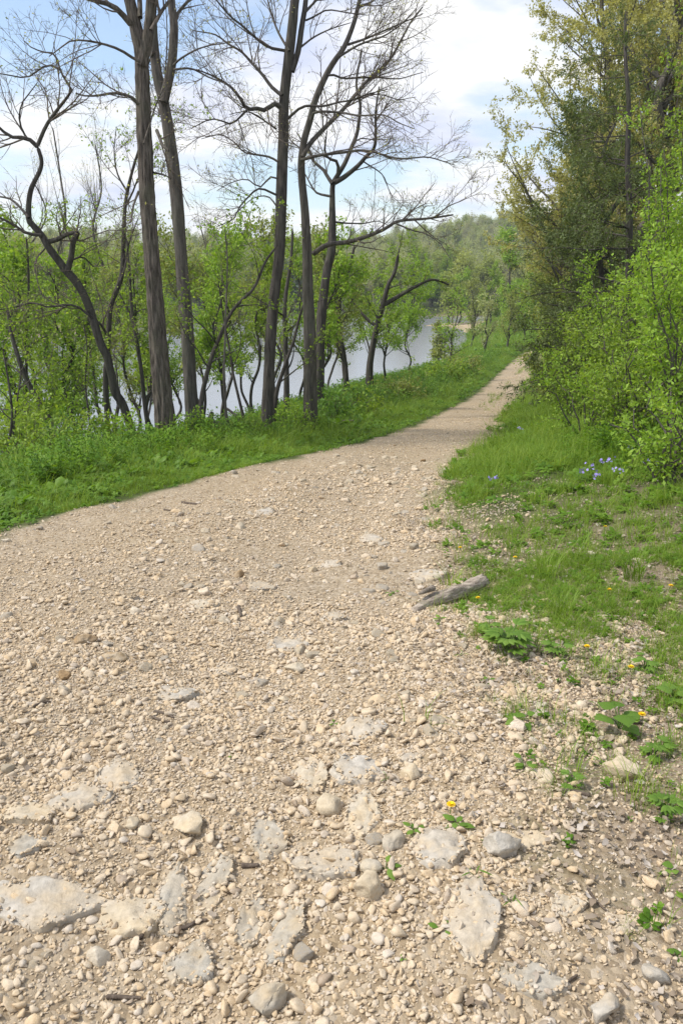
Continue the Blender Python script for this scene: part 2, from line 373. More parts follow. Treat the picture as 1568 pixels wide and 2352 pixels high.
def build_ground():
    ys = [-3.0]
    while ys[-1] < 630:
        y = ys[-1]; ys.append(y + max(.022 if y > .9 else .25, .0165 * y))
    ys = np.array(ys)
    s = np.linspace(-1, 1, 330); g = np.where(np.abs(s) < .82, s * .62 / .82, np.sign(s) * (.62 + np.maximum(np.abs(s) - .82, 0) ** 1.6 * 9))
    Yg = np.repeat(ys[:, None], len(s), 1); X = g[None, :] * (np.maximum(Yg, 0) + 1.6)
    Z = H(X, Yg); V = np.stack([X, Yg, Z], -1).reshape(-1, 3); n, k = X.shape
    i = (np.arange(n - 1)[:, None] * k + np.arange(k - 1)[None, :]).reshape(-1)
    F = np.stack([i, i + 1, i + k + 1, i + k], -1)
    x, y = X.reshape(-1), Yg.reshape(-1); rd, li = road_mask(x, y), litter_mask(x, y)
    sand = sstep(1.1, .3, np.abs(V[:, 2] - ZW - .2)) * (y > 85) * sstep(-.2, .4, fbm(x / 25, y / 25, seed=29, octv=2) + .45)
    fm = rd[F].mean(1) > .5
    for name, sel in (('ground', ~fm), ('gravel_track', fm)):
        f = F[sel]; used, inv = np.unique(f, return_inverse=True)
        me = mesh_from(name, V[used], inv.reshape(f.shape), M['earth'], {'road': ('FLOAT', rd[used].astype(np.float32)), 'litter': ('FLOAT', li[used].astype(np.float32)), 'sand': ('FLOAT', sand[used].astype(np.float32))}, True)
        o = link(name, me); o['kind'] = 'structure'
        if name == 'gravel_track': track = o
        else: o['label'] = 'earth of the verges, river bank, hillside and far hills'
    track['label'] = 'pale rutted limestone gravel track running downhill beside the river'
    return track
TRACK = build_ground()
def build_water():
    m, N, L, B = mat_new('river_water')
    tc = N.new('ShaderNodeTexCoord').outputs['Object']
    B.inputs['Base Color'].default_value = (.24, .25, .26, 1); B.inputs['Roughness'].default_value = .20; B.inputs['IOR'].default_value = 1.9
    mp = N.new('ShaderNodeMapping'); mp.inputs['Scale'].default_value = (1, .45, 1); L.new(tc, mp.inputs[0])
    bump(N, L, B, tex_noise(N, L, 1.6, 5, mp.outputs[0], .6), .12, .10)
    xs = np.linspace(-320, 260, 40); ys = np.linspace(-10, 330, 40)
    X, Y = np.meshgrid(xs, ys); V = np.stack([X, Y, np.full_like(X, ZW)], -1).reshape(-1, 3)
    i = (np.arange(39)[:, None] * 40 + np.arange(39)[None, :]).reshape(-1)
    o = link('river', mesh_from('river', V, np.stack([i, i + 1, i + 41, i + 40], -1), m)); o['kind'] = 'structure'
    o['label'] = 'pale still river water beyond the trees'
build_water()

# ------------------------------------------------------------------ scattering (gravel, litter, grass, ground cover, far woods)
def scatter(name, pts, rot, scl, idx, protos, label, kind='stuff'):
    c = bpy.data.collections.new(name + '_shapes')
    for p in protos: c.objects.link(p)
    n = len(pts); me = bpy.data.meshes.new(name); me.vertices.add(n); me.vertices.foreach_set('co', np.asarray(pts, np.float32).ravel())
    for an, dt, d in (('rot', 'FLOAT_VECTOR', rot), ('scl', 'FLOAT_VECTOR', scl), ('idx', 'INT', idx)):
        a = me.attributes.new(an, dt, 'POINT')
        if dt == 'INT': a.data.foreach_set('value', np.asarray(d, np.int32))
        else: a.data.foreach_set('vector', np.asarray(d, np.float32).ravel())
    me.update(); o = link(name, me)
    ng = bpy.data.node_groups.new(name, 'GeometryNodeTree')
    ng.interface.new_socket('Geometry', in_out='INPUT', socket_type='NodeSocketGeometry'); ng.interface.new_socket('Geometry', in_out='OUTPUT', socket_type='NodeSocketGeometry')
    N, L = ng.nodes, ng.links
    gi, go = N.new('NodeGroupInput'), N.new('NodeGroupOutput'); ip = N.new('GeometryNodeInstanceOnPoints'); ci = N.new('GeometryNodeCollectionInfo')
    ci.inputs['Collection'].default_value = c; ci.inputs['Separate Children'].default_value = True; ci.inputs['Reset Children'].default_value = True
    def na(nm, dt):
        a = N.new('GeometryNodeInputNamedAttribute'); a.data_type = dt; a.inputs['Name'].default_value = nm; return a.outputs['Attribute']
    L.new(gi.outputs[0], ip.inputs['Points']); L.new(ci.outputs[0], ip.inputs['Instance']); ip.inputs['Pick Instance'].default_value = True
    L.new(na('idx', 'INT'), ip.inputs['Instance Index']); L.new(na('rot', 'FLOAT_VECTOR'), ip.inputs['Rotation']); L.new(na('scl', 'FLOAT_VECTOR'), ip.inputs['Scale'])
    L.new(ip.outputs[0], go.inputs[0])
    md = o.modifiers.new('scatter', 'NODES'); md.node_group = ng
    tag(o, label=label, kind=kind); return o
def proto(name, me): return bpy.data.objects.new(name, me)
def ico(sub):
    import bmesh
    bm = bmesh.new(); bmesh.ops.create_icosphere(bm, subdivisions=sub, radius=1.0); bm.verts.ensure_lookup_table()
    v = np.array([x.co[:] for x in bm.verts]); f = np.array([[q.index for q in x.verts] for x in bm.faces]); bm.free(); return v, f
ICO = {k: ico(k) for k in (2, 3, 4, 5)}
def stone_shape(sub, seed, planes=9, lo=.62, hi=.92, bumpy=.06, freq=2.2):
    r = np.random.default_rng(seed); v, f = ICO[sub]; v = v.copy()
    for n in unit(r.normal(size=(planes, 3))):
        c = r.uniform(lo, hi); d = np.maximum(v @ n - c, 0); v = v - d[:, None] * n
    v = v + unit(v) * (bumpy * fbm(v[:, 0] * freq + seed, v[:, 1] * freq, v[:, 2] * freq, seed, 3))[:, None]
    return v, f
def slab_shape(sub, seed, corners=6, flat=.35, bumpy=.06):
    """an embedded ledge: angular broken outline, nearly flat top of a few faces"""
    r = np.random.default_rng(seed); v, f = ICO[sub]; v = v.copy(); v[:, 2] *= 1.2
    th = (np.arange(corners) + r.uniform(-.4, .4, corners)) / corners * 2 * np.pi
    for a in th:
        n = unit(np.array([math.cos(a), math.sin(a), r.uniform(-.05, .30)])); c = r.uniform(.60, .90); d = np.maximum(v @ n - c, 0); v = v - d[:, None] * n
    for k in range(4):
        n = unit(np.array([r.normal(0, .16), r.normal(0, .16), 1.0])); d = np.maximum(v @ n - r.uniform(.26, .40), 0); v = v - d[:, None] * n
    e = fbm(v[:, 0] * 3.4 + seed, v[:, 1] * 3.4, v[:, 2] * 3, seed + 3, 4); v[:, :2] *= (1 + bumpy * e)[:, None]
    v[:, 2] += (.07 * fbm(v[:, 0] * 4 + seed, v[:, 1] * 4, seed=seed, octv=4) - .16 * np.clip(1 - np.abs(vnoise(v[:, 0] * 2.1 + seed, v[:, 1] * 2.1, 0, seed + 5)) / .07, 0, 1)) * (v[:, 2] > 0)
    v[:, 2] /= .34; return v, f
def rand_xy(n, y0, y1, power=1.0, xr=.52):
    """points over the ground in front of the camera, spread evenly per unit of ground"""
    y = np.sqrt(rng.random(n) * ((y1 + .6) ** 2 - (y0 + .6) ** 2) + (y0 + .6) ** 2) - .6
    x = rng.uniform(-xr, xr, n) * (y + .6); return x, y

def build_gravel():
    protos = []
    for k in range(12):
        v, f = stone_shape(2, 100 + k, planes=10 + k % 5, lo=.42, hi=.8, bumpy=.05); v = v * np.array([1.25, rng.uniform(.75, 1.1), rng.uniform(.55, .85)])
        protos.append(proto('pebble_shape.%03d' % k, mesh_from('pebble_shape', v, f, M['pebble'], None, False)))
    P, S = [], []
    # (count, near, far, smallest radius, largest radius, sandiness)
    for n, y0, y1, r0, r1, f0, f1 in ((115000, 1.0, 5.2, .0028, .0055, 3.0, 5.2), (40000, 1.0, 4.6, .0050, .0085, 3.2, 4.6), (11000, 1.0, 4.6, .0085, .0135, 3.2, 4.6), (3600, 1.0, 4.6, .0135, .020, 3.2, 4.6), (600, 1.0, 4.6, .019, .027, 3.2, 4.6),
                              (120000, 2.9, 10.5, .0045, .0085, 7.5, 10.5), (30000, 3.2, 10, .0085, .0125, 8, 10), (7000, 3.2, 10, .0125, .021, 8, 10), (1000, 3.2, 10, .02, .032, 8, 10),
                              (66000, 7.5, 22, .008, .014, 18, 22), (3300, 7.5, 22, .014, .024, 18, 22), (42000, 18, 50, .015, .026, 46, 50), (26000, 40, 95, .025, .045, 90, 95)):
        wide = 1.5 if y1 < 6 else 1.0; n = int(n * wide); x, y = rand_xy(n, y0, y1, xr=.52 * wide); big = r0 > .008
        d = fbm(x / .45, y / .45, seed=31, octv=3) * .5 + .5 * fbm(x / 1.6, y / 1.6, seed=32, octv=2)
        left = sstep(.42, .12, (x - t_xl(y)) / (t_xr(y) - t_xl(y)))            # smoother, finer wheel line on the river side
        left = left * sstep(2.4, 4.2, y); dens = np.clip(.74 + .75 * d, .12, 1) * (1 - (.93 if big else .5 if r0 > .0044 else .0) * left) * road_mask(x, y)
        out = (x > t_xr(y) - .2) & (y < 7)
        dens = np.maximum(dens, out * sstep(1.6, .2, x - t_xr(y)) * (.30 + .7 * (d > .12)))
        dens = dens * sstep(f1, f0, y) * (sstep(y0, y0 + .22 * y0, y) if y0 > 2 else 1)
        s = rng.random(n) < dens; x, y = x[s], y[s]; r = r0 * (r1 / r0) ** (rng.random(len(x)) ** 1.4)
        P.append(np.stack([x, y, H(x, y) + r * rng.uniform(.0, .6, len(x))], 1)); S.append(r)
    P = np.concatenate(P); S = np.concatenate(S); n = len(P)
    rot = np.stack([rng.normal(0, .35, n), rng.normal(0, .35, n), rng.uniform(0, 6.28, n)], 1)
    sc = S[:, None] * rng.uniform(.8, 1.25, (n, 3))
    o = scatter('gravel', P, rot, sc, rng.integers(0, 12, n), protos, 'loose cream and tan limestone gravel covering the track'); o.parent = TRACK
    # the larger loose stones one can pick out: each a piece of the track
    meshes = []
    for k in range(14):
        v, f = stone_shape(3, 300 + k, planes=12, lo=.42, hi=.8, bumpy=.08) if k < 9 else slab_shape(2, 300 + k, 5)
        v = v * np.array([1, rng.uniform(.6, .9), rng.uniform(.45, .7) if k < 9 else .22])
        meshes.append([mesh_from('stone', v, f, M[q], None, False) for q in ('lime_tan', 'lime', 'pebble')])
    x, y = rand_xy(1400, 1.25, 11); keep = (road_mask(x, y) > .5) & (np.abs(x) < .44 * (y + .4)); q = (x - t_xl(y)) / (t_xr(y) - t_xl(y))
    keep &= rng.random(len(x)) < np.where(q < .35, .25, 1.0) * np.where((y > 2.6) & (y < 10), 1.0, .6); x, y = x[keep][:300], y[keep][:300]
    for i, (a, b) in enumerate(zip(x, y)):
        r = (.017 + .034 * rng.random() ** 2.0) * (.85 + .07 * b)
        k = int(rng.integers(0, 14)); me = meshes[k][int(rng.choice(3, p=[.4, .25, .35]))]
        o = link('stone', me, TRACK, (a, b, float(H(a, b)) + r * .12)); o.scale = (r, r, r); o.rotation_euler = (rng.normal(0, .2), rng.normal(0, .2), rng.uniform(0, 6.28))
build_gravel()

# ------------------------------------------------------------------ trees
def trace(pts, Y0, dY=0.0, n=None, jit=.0):
    """a centre line given by (u, v) positions, its depth running from Y0 to Y0 + dY"""
    p = np.asarray(pts, float); d = np.concatenate([[0], np.cumsum(np.linalg.norm(np.diff(p, axis=0), axis=1))]); d /= d[-1]
    return smooth_line(at(p[:, 0], p[:, 1], Y0 + dY * d), n or max(8, 4 * len(p)))
def z7(*p): return [(459 + x * .2929, y * .2929) for x, y in p]
def z8(*p): return [(516.6 + x * .2929, 287 + y * .2929) for x, y in p]
def z1(*p): return [(x * .5, y * .5) for x, y in p]
def resamp(P, k): return smooth_line(P, k)
def trunk_mesh(P, R, sides, mat, base, ridge=.0, seed=0, per_m=22, flare=1.0):
    L = np.linalg.norm(np.diff(P, axis=0), axis=1).sum(); k = int(max(10, L * (per_m if sides > 20 else 7)))
    Q = smooth_line(P, k); rr = np.interp(np.linspace(0, 1, k), np.linspace(0, 1, len(R)), R)
    s = np.linspace(0, L, k); rr = rr * (1 + flare * .55 * np.exp(-s / .28))
    V, F = tubes(Q[None], rr[None], sides)
    V = V.reshape(k, sides, 3); th = np.arange(sides) / sides * 2 * np.pi
    d = V - Q[:, None, :]; cx, cy = np.cos(th)[None, :], np.sin(th)[None, :]; sv = s[:, None]
    amp = .10 * fbm(cx * 1.3 + seed, cy * 1.3, sv * 1.1, seed, 3)
    if flare: amp = amp + .28 * flare * np.exp(-sv / .3) * np.cos(th * 5 + seed + .8 * np.sin(th * 2))[None, :]
    if ridge: amp = amp + ridge * (1 - 2 * np.abs(vnoise(cx * 4.2 + seed, cy * 4.2, sv * 2.6, seed + 7)) + .5 * vnoise(cx * 9, cy * 9 + seed, sv * 7, seed + 8))
    V = Q[:, None, :] + d * (1 + amp)[..., None]
    V[-1] = V[-1].mean(0)
    return mesh_from('trunk', V.reshape(-1, 3) - base, F, mat, None, True)
def limb_geo(P, R, sides=7, k=None):
    k = k or max(8, int(np.linalg.norm(np.diff(P, axis=0), axis=1).sum() * 9)); Q = smooth_line(P, k)
    Q = Q + np.stack([fbm(np.linspace(0, k / 5, k), j * 3.3 + P[0, 0], seed=int(abs(P[0, 1]) * 7) % 97, octv=2) for j in range(3)], 1) * .018 * np.linspace(0, 1, k)[:, None]
    r = np.interp(np.linspace(0, 1, k), np.linspace(0, 1, len(R)), R)
    V, F = tubes(Q[None], r[None], sides); return V, F, Q, r
def tree(name, label, cat, trunks, limbs, mats, levels, leaves=None, group=None, sink=.15, ridge=0., sides=20, flare=.7, trunk_sprouts=None, base=None):
    """trunks / limbs: [(points, radii)]; levels: kwargs of sprout for each order of branching; leaves: list of (order, kwargs, material)"""
    bark, twig = mats
    if base is None:
        base = trunks[0][0][0].copy()
    t = thing(name, base, label, cat, group)
    for i, (P, R) in enumerate(trunks):
        P = P.copy()
        if i == 0 or np.linalg.norm(P[0] - base) < .8: P = np.vstack([P[0] - np.array([0, 0, sink]) + (P[0] - P[1]) * 0, P])
        link('trunk' if i == 0 else 'stem', trunk_mesh(P, R, sides if i == 0 else max(8, sides // 2), bark, base, ridge, seed=int(abs(base[0] * 31 + base[1] * 7)) % 50, flare=flare if (i == 0 or P[0][2] < base[2] + .3) else 0), t)
    par = []
    for P, R in limbs:
        V, F, Q, r = limb_geo(P, R)
        link('limb', mesh_from('limb', V - base, F, bark, None, True), t); par.append((resamp(Q, 10), np.interp(np.linspace(0, 1, 10), np.linspace(0, 1, len(r)), r)))
    for P, R in trunks:
        Q = resamp(P, 12); r = np.interp(np.linspace(0, 1, 12), np.linspace(0, 1, len(R)), R)
        if trunk_sprouts:
            c, cr = sprout(Q[None], r[None], **trunk_sprouts)
            for a, b in zip(c, cr):
                if trunk_sprouts.get('rmax', .02) > .014 and b[0] > .008:
                    V, F, q2, r2 = limb_geo(a, b, 5); link('limb', mesh_from('limb', V - base, F, bark, None, True), t)
                    par.append((resamp(q2, 10), np.interp(np.linspace(0, 1, 10), np.linspace(0, 1, len(r2)), r2)))
                else: par.append((resamp(a, 10), np.interp(np.linspace(0, 1, 10), np.linspace(0, 1, len(b)), b) )); tw = None
    g = Geo(); orders = []
    if par:
        P, R = np.stack([p for p, _ in par]), np.stack([r for _, r in par]); orders.append(P)
        thin = R[:, 0] <= .008
        if thin.any() : V, F = tubes(P[thin], R[thin], 4); g.add(V, F)
        for i, lv in enumerate(levels):
            P, R = sprout(P, R, **lv)
            if len(P) == 0: break
            V, F = tubes(P, R, 4 if i == 0 else 3); g.add(V, F); orders.append(P)
    if g.n:
        o = link('twigs', g.mesh('twigs', twig, base), t); o['kind'] = 'stuff'
    for order, kw, mt in (leaves or []):
        lg = Geo()
        for od in (order if isinstance(order, tuple) else (order,)):
            if od < len(orders):
                q = leaf_geo(orders[od], **kw)
                if q is not None: lg.add(*q)
        if lg.n:
            o = link('foliage', lg.mesh('foliage', mt, base), t); o['kind'] = 'stuff'
    return t
BARE = [dict(per_m=5.6, length=(.45, 1.6), ang=(28, 60), up=.12, wig=.22, k=7, rfac=.5, rmax=.013, rmin=.0048),
        dict(per_m=8.5, length=(.18, .55), ang=(30, 60), up=.08, wig=.22, k=5, rfac=.55, rmax=.006, rmin=.0036),
        dict(per_m=9.5, length=(.08, .28), ang=(30, 60), up=.05, wig=.2, k=4, rfac=.6, rmax=.004, rmin=.0028)]
BUD = dict(per_m=2.2, size=(.02, .05), spread=.015, t0=.5)
def lin(a, b, n=6): return np.linspace(a, b, n)

# T1 - the big furrowed trunk
def foot(u, v, Y):
    """base of a trunk seen at (u, v) at about distance Y, set on the ground"""
    kx, kz = ray(u, v); return np.array([kx * Y, Y, float(H(kx * Y, Y))])
def bare_trees():
    Y = 12.5; b = foot(383, 1040, Y)
    tr = trace([(383, 1040), (372, 900), (361, 760), (348, 590), (339, 460), (333, 350), (327, 200), (324, 125), (312, 65), (296, 0), (270, -110), (235, -260)], Y, .4); tr[0] = b
    st = trace([(326, 150), (336, 100), (344, 50), (347, 0), (352, -120), (370, -280)], Y + .2, -.2)
    mid = trace([(322, 40), (321, 10), (318, -60), (322, -160)], Y + .2, .5)
    L = [(trace([(300, 55), (270, 22), (245, 8), (200, -4), (140, -40)], Y + .2, -.6), lin(.045, .015)),
         (trace([(322, 142), (300, 130), (270, 112), (215, 97), (165, 92), (140, 105), (110, 128)], Y, -.8), lin(.022, .006)),
         (trace([(318, 240), (300, 222), (265, 214), (225, 220), (195, 220), (172, 212)], Y, -.7), lin(.026, .009)),
         (trace([(347, 70), (375, 20), (420, -30), (470, -90)], Y, .6), lin(.03, .01)),
         (trace([(318, 440), (306, 470), (298, 510)], Y, -.5), lin(.02, .008)),
         (trace([(352, 396), (370, 400), (392, 410)], Y, .6), lin(.018, .006)),
         (trace([(330, 330), (348, 270), (362, 230), (385, 180)], Y, .5), lin(.016, .005))]
    tree('oak_tree', 'thick trunk with deep furrowed bark, nearest tree on the river verge, forking high up', 'tree',
         [(tr, np.array([.155, .135, .12, .11, .105, .10, .096, .08, .065, .05])), (st, lin(.075, .05)), (mid, lin(.035, .015))], L, (M['bark_oak'], M['twig']), BARE, [((2, 3), BUD, M['leaf_yellow'])], ridge=.15, sides=64, flare=.55,
         trunk_sprouts=dict(per_m=.35, length=(.3, .8), ang=(50, 80), up=.1, wig=.3, t0=.3, k=7, rfac=.2, rmax=.012))
    # T2
    Y = 13.8; b = foot(445, 1000, Y)
    tr = trace([(447, 1005), (437, 880), (428, 740), (418, 620), (408, 480), (400, 400), (388, 310), (374, 225), (362, 175), (353, 100), (348, 20), (330, -90), (320, -240)], Y, .2); tr[0] = b
    st = trace([(376, 235), (386, 190), (396, 140), (400, 60), (393, 0), (390, -100), (400, -240)], Y, .3)
    L = [(trace([(398, 150), (415, 135), (450, 115), (487, 103), (530, 95)], Y, -.7), lin(.018, .005)),
         (trace([(400, 70), (410, 28), (437, 0), (470, -50)], Y + .2, .2), lin(.03, .012)),
         (trace([(398, 160), (440, 158), (480, 178), (525, 195), (560, 230)], Y, -.5), lin(.018, .005)),
         (trace([(360, 300), (372, 330), (386, 345)], Y, -.4), lin(.03, .02)),
         (trace([(352, 120), (335, 160), (322, 200)], Y, .8), lin(.018, .006)),
         (trace([(392, 330), (380, 280), (378, 200), (385, 90), (380, 0)], Y + .3, .3), lin(.018, .007))]
    tree('ash_tree', 'tall smooth grey trunk right beside the furrowed one, splitting in two near the top', 'tree',
         [(tr, np.array([.12, .112, .108, .104, .10, .09, .075, .055, .04])), (st, lin(.075, .045))], L, (M['bark_smooth'], M['twig']), BARE, [((2, 3), BUD, M['leaf_yellow'])], ridge=.035, sides=40, flare=.5)
    # T3
    Y = 14.5; b = foot(612, 1005, Y)
    tr = trace([(611, 1008), (617, 880), (622, 775), (631, 668), (640, 595), (645, 492), (648, 404), (650, 316), (651, 260), (654, 205), (664, 117), (672, 50), (677, 0), (690, -120), (700, -260)], Y, .3); tr[0] = b
    st = trace(z7((720, 560), (770, 400), (800, 200), (825, 60), (830, 0), (850, -200), (900, -500)), Y + .2, .3)
    L = [(trace(z7((630, 840), (590, 812), (500, 865), (430, 850), (370, 860), (320, 780), (260, 700), (180, 640), (90, 590), (-20, 545)), Y, -.9), lin(.042, .008)),
         (trace(z7((370, 860), (300, 930), (250, 970), (200, 960), (130, 935), (60, 940), (-60, 1000)), Y - .4, -.5), lin(.02, .006)),
         (trace(z7((645, 750), (560, 680), (500, 600), (420, 510), (330, 410), (230, 350), (120, 270), (-60, 240)), Y, .8), lin(.032, .007)),
         (trace(z7((680, 400), (540, 370), (430, 290), (330, 200), (240, 130), (120, -10), (40, -120)), Y + .2, -.8), lin(.026, .008)),
         (trace(z7((615, 1270), (540, 1230), (400, 1210), (340, 1190), (260, 1110), (160, 1060), (20, 1090)), Y, .9), lin(.02, .005)),
         (trace(z8((405, 550), (270, 500), (180, 570), (110, 650), (70, 740), (-60, 800)), Y, -.9), lin(.02, .006)),
         (trace(z8((412, 420), (350, 410), (270, 490), (170, 430), (60, 450), (-60, 520)), Y, .4), lin(.016, .005)),
         (trace(z7((700, 400), (610, 250), (560, 100), (520, -60)), Y, .9), lin(.022, .01)),
         (trace(z7((690, 930), (780, 850), (850, 830), (960, 835), (1100, 800), (1180, 790), (1320, 740), (1480, 700)), Y, -.8), lin(.024, .007)),
         (trace(z7((790, 370), (900, 290), (1050, 220), (1180, 180)), Y + .3, .6), lin(.018, .006)),
         (trace(z7((830, 160), (900, 130), (1000, 80), (1150, 100), (1300, 120)), Y + .3, -.5), lin(.016, .006)),
         (trace(z7((820, 100), (900, 20), (1000, -80)), Y + .3, .5), lin(.024, .012)),
         (trace(z7((600, 1010), (520, 960), (430, 900), (330, 880), (230, 900)), Y, -.6), lin(.015, .005)),
         (trace(z8((405, 640), (330, 560), (200, 590), (90, 700)), Y, .7), lin(.013, .005))]
    tree('hickory_tree', 'dark straight trunk in the middle of the verge carrying a wide crown of bare limbs', 'tree',
         [(tr, np.array([.115, .10, .095, .09, .088, .085, .08, .065, .045])), (st, lin(.05, .03))], L, (M['bark_dark'], M['twig']), BARE, [((2, 3), BUD, M['leaf_yellow'])], ridge=.05, sides=36, flare=.6,
         trunk_sprouts=dict(per_m=.8, length=(.5, 1.6), ang=(45, 80), up=.2, wig=.3, t0=.5, k=7, rfac=.2, rmax=.013))
    # T4
    Y = 15.5; b = foot(712, 985, Y)
    tr = trace([(713, 988), (712, 880), (711, 775), (706, 668), (705, 580), (702, 521), (698, 463), (693, 413), (692, 370), (698, 325)] + z7((860, 950), (900, 800), (960, 650), (1040, 500), (1130, 370), (1200, 200), (1240, 50), (1260, -60), (1300, -400)), Y, -.6); tr[0] = b
    L = [(trace(z7((805, 1230), (870, 1120), (980, 1000), (1110, 870), (1220, 740), (1300, 640), (1420, 540), (1500, 450), (1568, 330), (1650, 180), (1750, 60)), Y - .4, .6), lin(.045, .012)),
         (trace(z7((870, 940), (900, 880), (1100, 880), (1250, 905), (1440, 900), (1568, 960), (1680, 1010)), Y - .5, -.9), lin(.024, .006)),
         (trace(z7((790, 1255), (950, 1215), (1150, 1190), (1300, 1180), (1568, 1240), (1800, 1235), (2000, 1290)), Y - .4, -1.0), lin(.03, .007)),
         (trace(z7((1160, 350), (1280, 310), (1400, 260), (1568, 180), (1750, 100)), Y - .5, .6), lin(.022, .007)),
         (trace(z7((1100, 440), (1250, 350), (1420, 290), (1500, 240), (1568, 190), (1700, 60)), Y - .5, -.6), lin(.02, .007)),
         (trace(z7((1000, 590), (1060, 590), (1120, 615), (1220, 610), (1400, 605), (1568, 615), (1750, 560)), Y - .5, .9), lin(.02, .006)),
         (trace(z8((690, 1010), (800, 940), (950, 920), (1100, 880), (1250, 820), (1350, 760), (1568, 730), (1680, 715), (1790, 700)), Y, -1.0), lin(.05, .014)),
         (trace(z8((1330, 770), (1480, 830), (1568, 850), (1680, 930), (1750, 1040)), Y - .7, -.4), lin(.016, .005)),
         (trace(z8((1640, 725), (1750, 640), (1850, 600), (1930, 560)), Y - .9, -.3), lin(.015, .004)),
         (trace(z7((1250, 50), (1330, 20), (1400, -40)), Y - .6, .3), lin(.024, .01)),
         (trace(z7((1180, 790), (1320, 740), (1450, 745), (1568, 780), (1700, 760)), Y - .3, .5), lin(.014, .005)),
         (trace(z7((800, 1170), (710, 1100), (690, 1000), (720, 900), (700, 780)), Y - .2, .8), lin(.014, .006))]
    tree('hickory_tree', 'straight trunk at the grass edge with a long low limb reaching right over water', 'tree',
         [(tr, np.array([.135, .122, .115, .105, .095, .08, .065, .058, .05, .042, .034, .025]))], L, (M['bark_smooth'], M['twig']), BARE, [((2, 3), BUD, M['leaf_yellow'])], ridge=.05, sides=36, flare=.6)
    # T5 behind
    Y = 19.0; b = foot(733, 880, Y)
    tr = trace([(733, 885), (736, 760), (748, 638), (760, 580), (763, 521), (763, 463), (764, 425)] + z8((880, 400), (940, 300), (990, 180), (1030, 80), (1045, 0), (1060, -160), (1030, -330), (1075, -600)), Y, .4); tr[0] = b
    L = [(trace(z8((860, 450), (930, 410), (1040, 320), (1110, 240), (1170, 180), (1180, 60), (1175, -100), (1200, -300)), Y, -.6), lin(.06, .014)),
         (trace(z8((840, 460), (800, 400), (770, 350), (690, 280), (650, 180), (560, 60)), Y, .6), lin(.045, .012)),
         (trace(z8((870, 420), (885, 380), (880, 290), (810, 260), (780, 200), (800, 40)), Y, -.5), lin(.045, .012)),
         (trace(z8((830, 560), (740, 540), (690, 500), (600, 330)), Y, .5), lin(.03, .01)),
         (trace(z8((990, 190), (1050, 110), (1200, 120), (1330, 100)), Y + .3, .6), lin(.018, .006)),
         (trace(z8((1090, 290), (1230, 390), (1300, 540), (1380, 620)), Y - .3, .6), lin(.016, .005)),
         (trace(z8((860, 760), (960, 770), (1100, 770), (1200, 750), (1300, 800)), Y, .9), lin(.022, .006))]
    tree('ash_tree', 'crooked many-limbed tree standing behind the straight trunk with the long limb', 'tree',
         [(tr, np.array([.13, .122, .115, .105, .095, .06, .045, .03, .018]))], L, (M['bark_dark'], M['twig']), BARE, [((2, 3), dict(BUD, per_m=3), M['leaf_olive'])], ridge=.04, sides=24, flare=.4)
    # T13 leaning tree at the left
    Y = 13.6; b = foot(324, 1045, Y)
    tr = trace([(324, 1045), (302, 988), (282, 929), (264, 901), (256, 863), (246, 819), (231, 790), (213, 731), (195, 683), (174, 647), (151, 621), (128, 590), (110, 565), (95, 539), (77, 519), (66, 500), (70, 440), (95, 380), (86, 335)], Y, -.6); tr[0] = b
    L = [(trace([(86, 337), (70, 322), (55, 315), (30, 315), (0, 295), (-40, 250)], Y - .6, -.2), lin(.035, .012)),
         (trace([(86, 335), (105, 290), (125, 260), (155, 222), (165, 210), (152, 185), (140, 165), (132, 140), (125, 125), (108, 119), (95, 122), (84, 115), (70, 110), (55, 95)], Y - .6, .3), lin(.03, .007)),
         (trace([(138, 160), (120, 150), (95, 155), (72, 172), (50, 177), (0, 170), (-40, 175)], Y - .5, -.5), lin(.016, .006)),
         (trace([(156, 621), (164, 585), (167, 555), (177, 531)], Y - .4, -.2), lin(.05, .042)),
         (trace([(112, 555), (130, 550), (158, 534), (177, 531)], Y - .4, -.2), lin(.04, .03)),
         (trace([(95, 540), (60, 535), (30, 515), (0, 500), (-40, 480)], Y - .5, -.4), lin(.028, .012)),
         (trace([(160, 600), (190, 590), (215, 612), (228, 598)], Y - .4, .5), lin(.018, .008)),
         (trace([(213, 731), (180, 705), (150, 700), (112, 706), (75, 695), (30, 705), (-10, 712)], Y - .3, -.5), lin(.02, .008)),
         (trace([(58, 312), (45, 280), (48, 240), (60, 220), (85, 190)], Y - .7, -.3), lin(.016, .006)),
         (trace([(108, 565), (92, 585), (80, 600), (85, 640), (100, 680), (150, 705)], Y - .4, -.5), lin(.014, .006)),
         (trace([(66, 500), (40, 470), (20, 455), (-20, 450)], Y - .6, .4), lin(.024, .01))]
    tree('leaning_tree', 'dark tree leaning far left over the river with broken stub and twisted top', 'tree',
         [(tr, np.array([.08, .072, .07, .068, .068, .064, .062, .055, .043, .032, .028]))], L, (M['bark_dark'], M['twig']), BARE, [((2, 3), dict(BUD, per_m=2.5), M['leaf_olive'])], ridge=.05, sides=28, flare=.2)
    # T14 slim stem leaning back against it
    Y = 15.0; b = foot(249, 1005, Y)
    tr = trace([(249, 1005), (245, 932), (242, 868), (246, 819), (249, 770), (252, 713), (261, 683), (277, 642), (282, 606), (284, 552), (286, 490), (292, 440), (310, 370), (322, 330), (326, 250)], Y, .3); tr[0] = b
    L = [(trace([(277, 645), (288, 610), (296, 560), (318, 500)], Y, .4), lin(.022, .008)), (trace([(247, 770), (230, 745), (215, 735)], Y, -.3), lin(.025, .02)),
         (trace([(292, 440), (270, 400), (262, 350), (268, 290)], Y, .4), lin(.018, .006)), (trace([(286, 480), (305, 440), (312, 420), (330, 380)], Y, -.5), lin(.02, .01))]
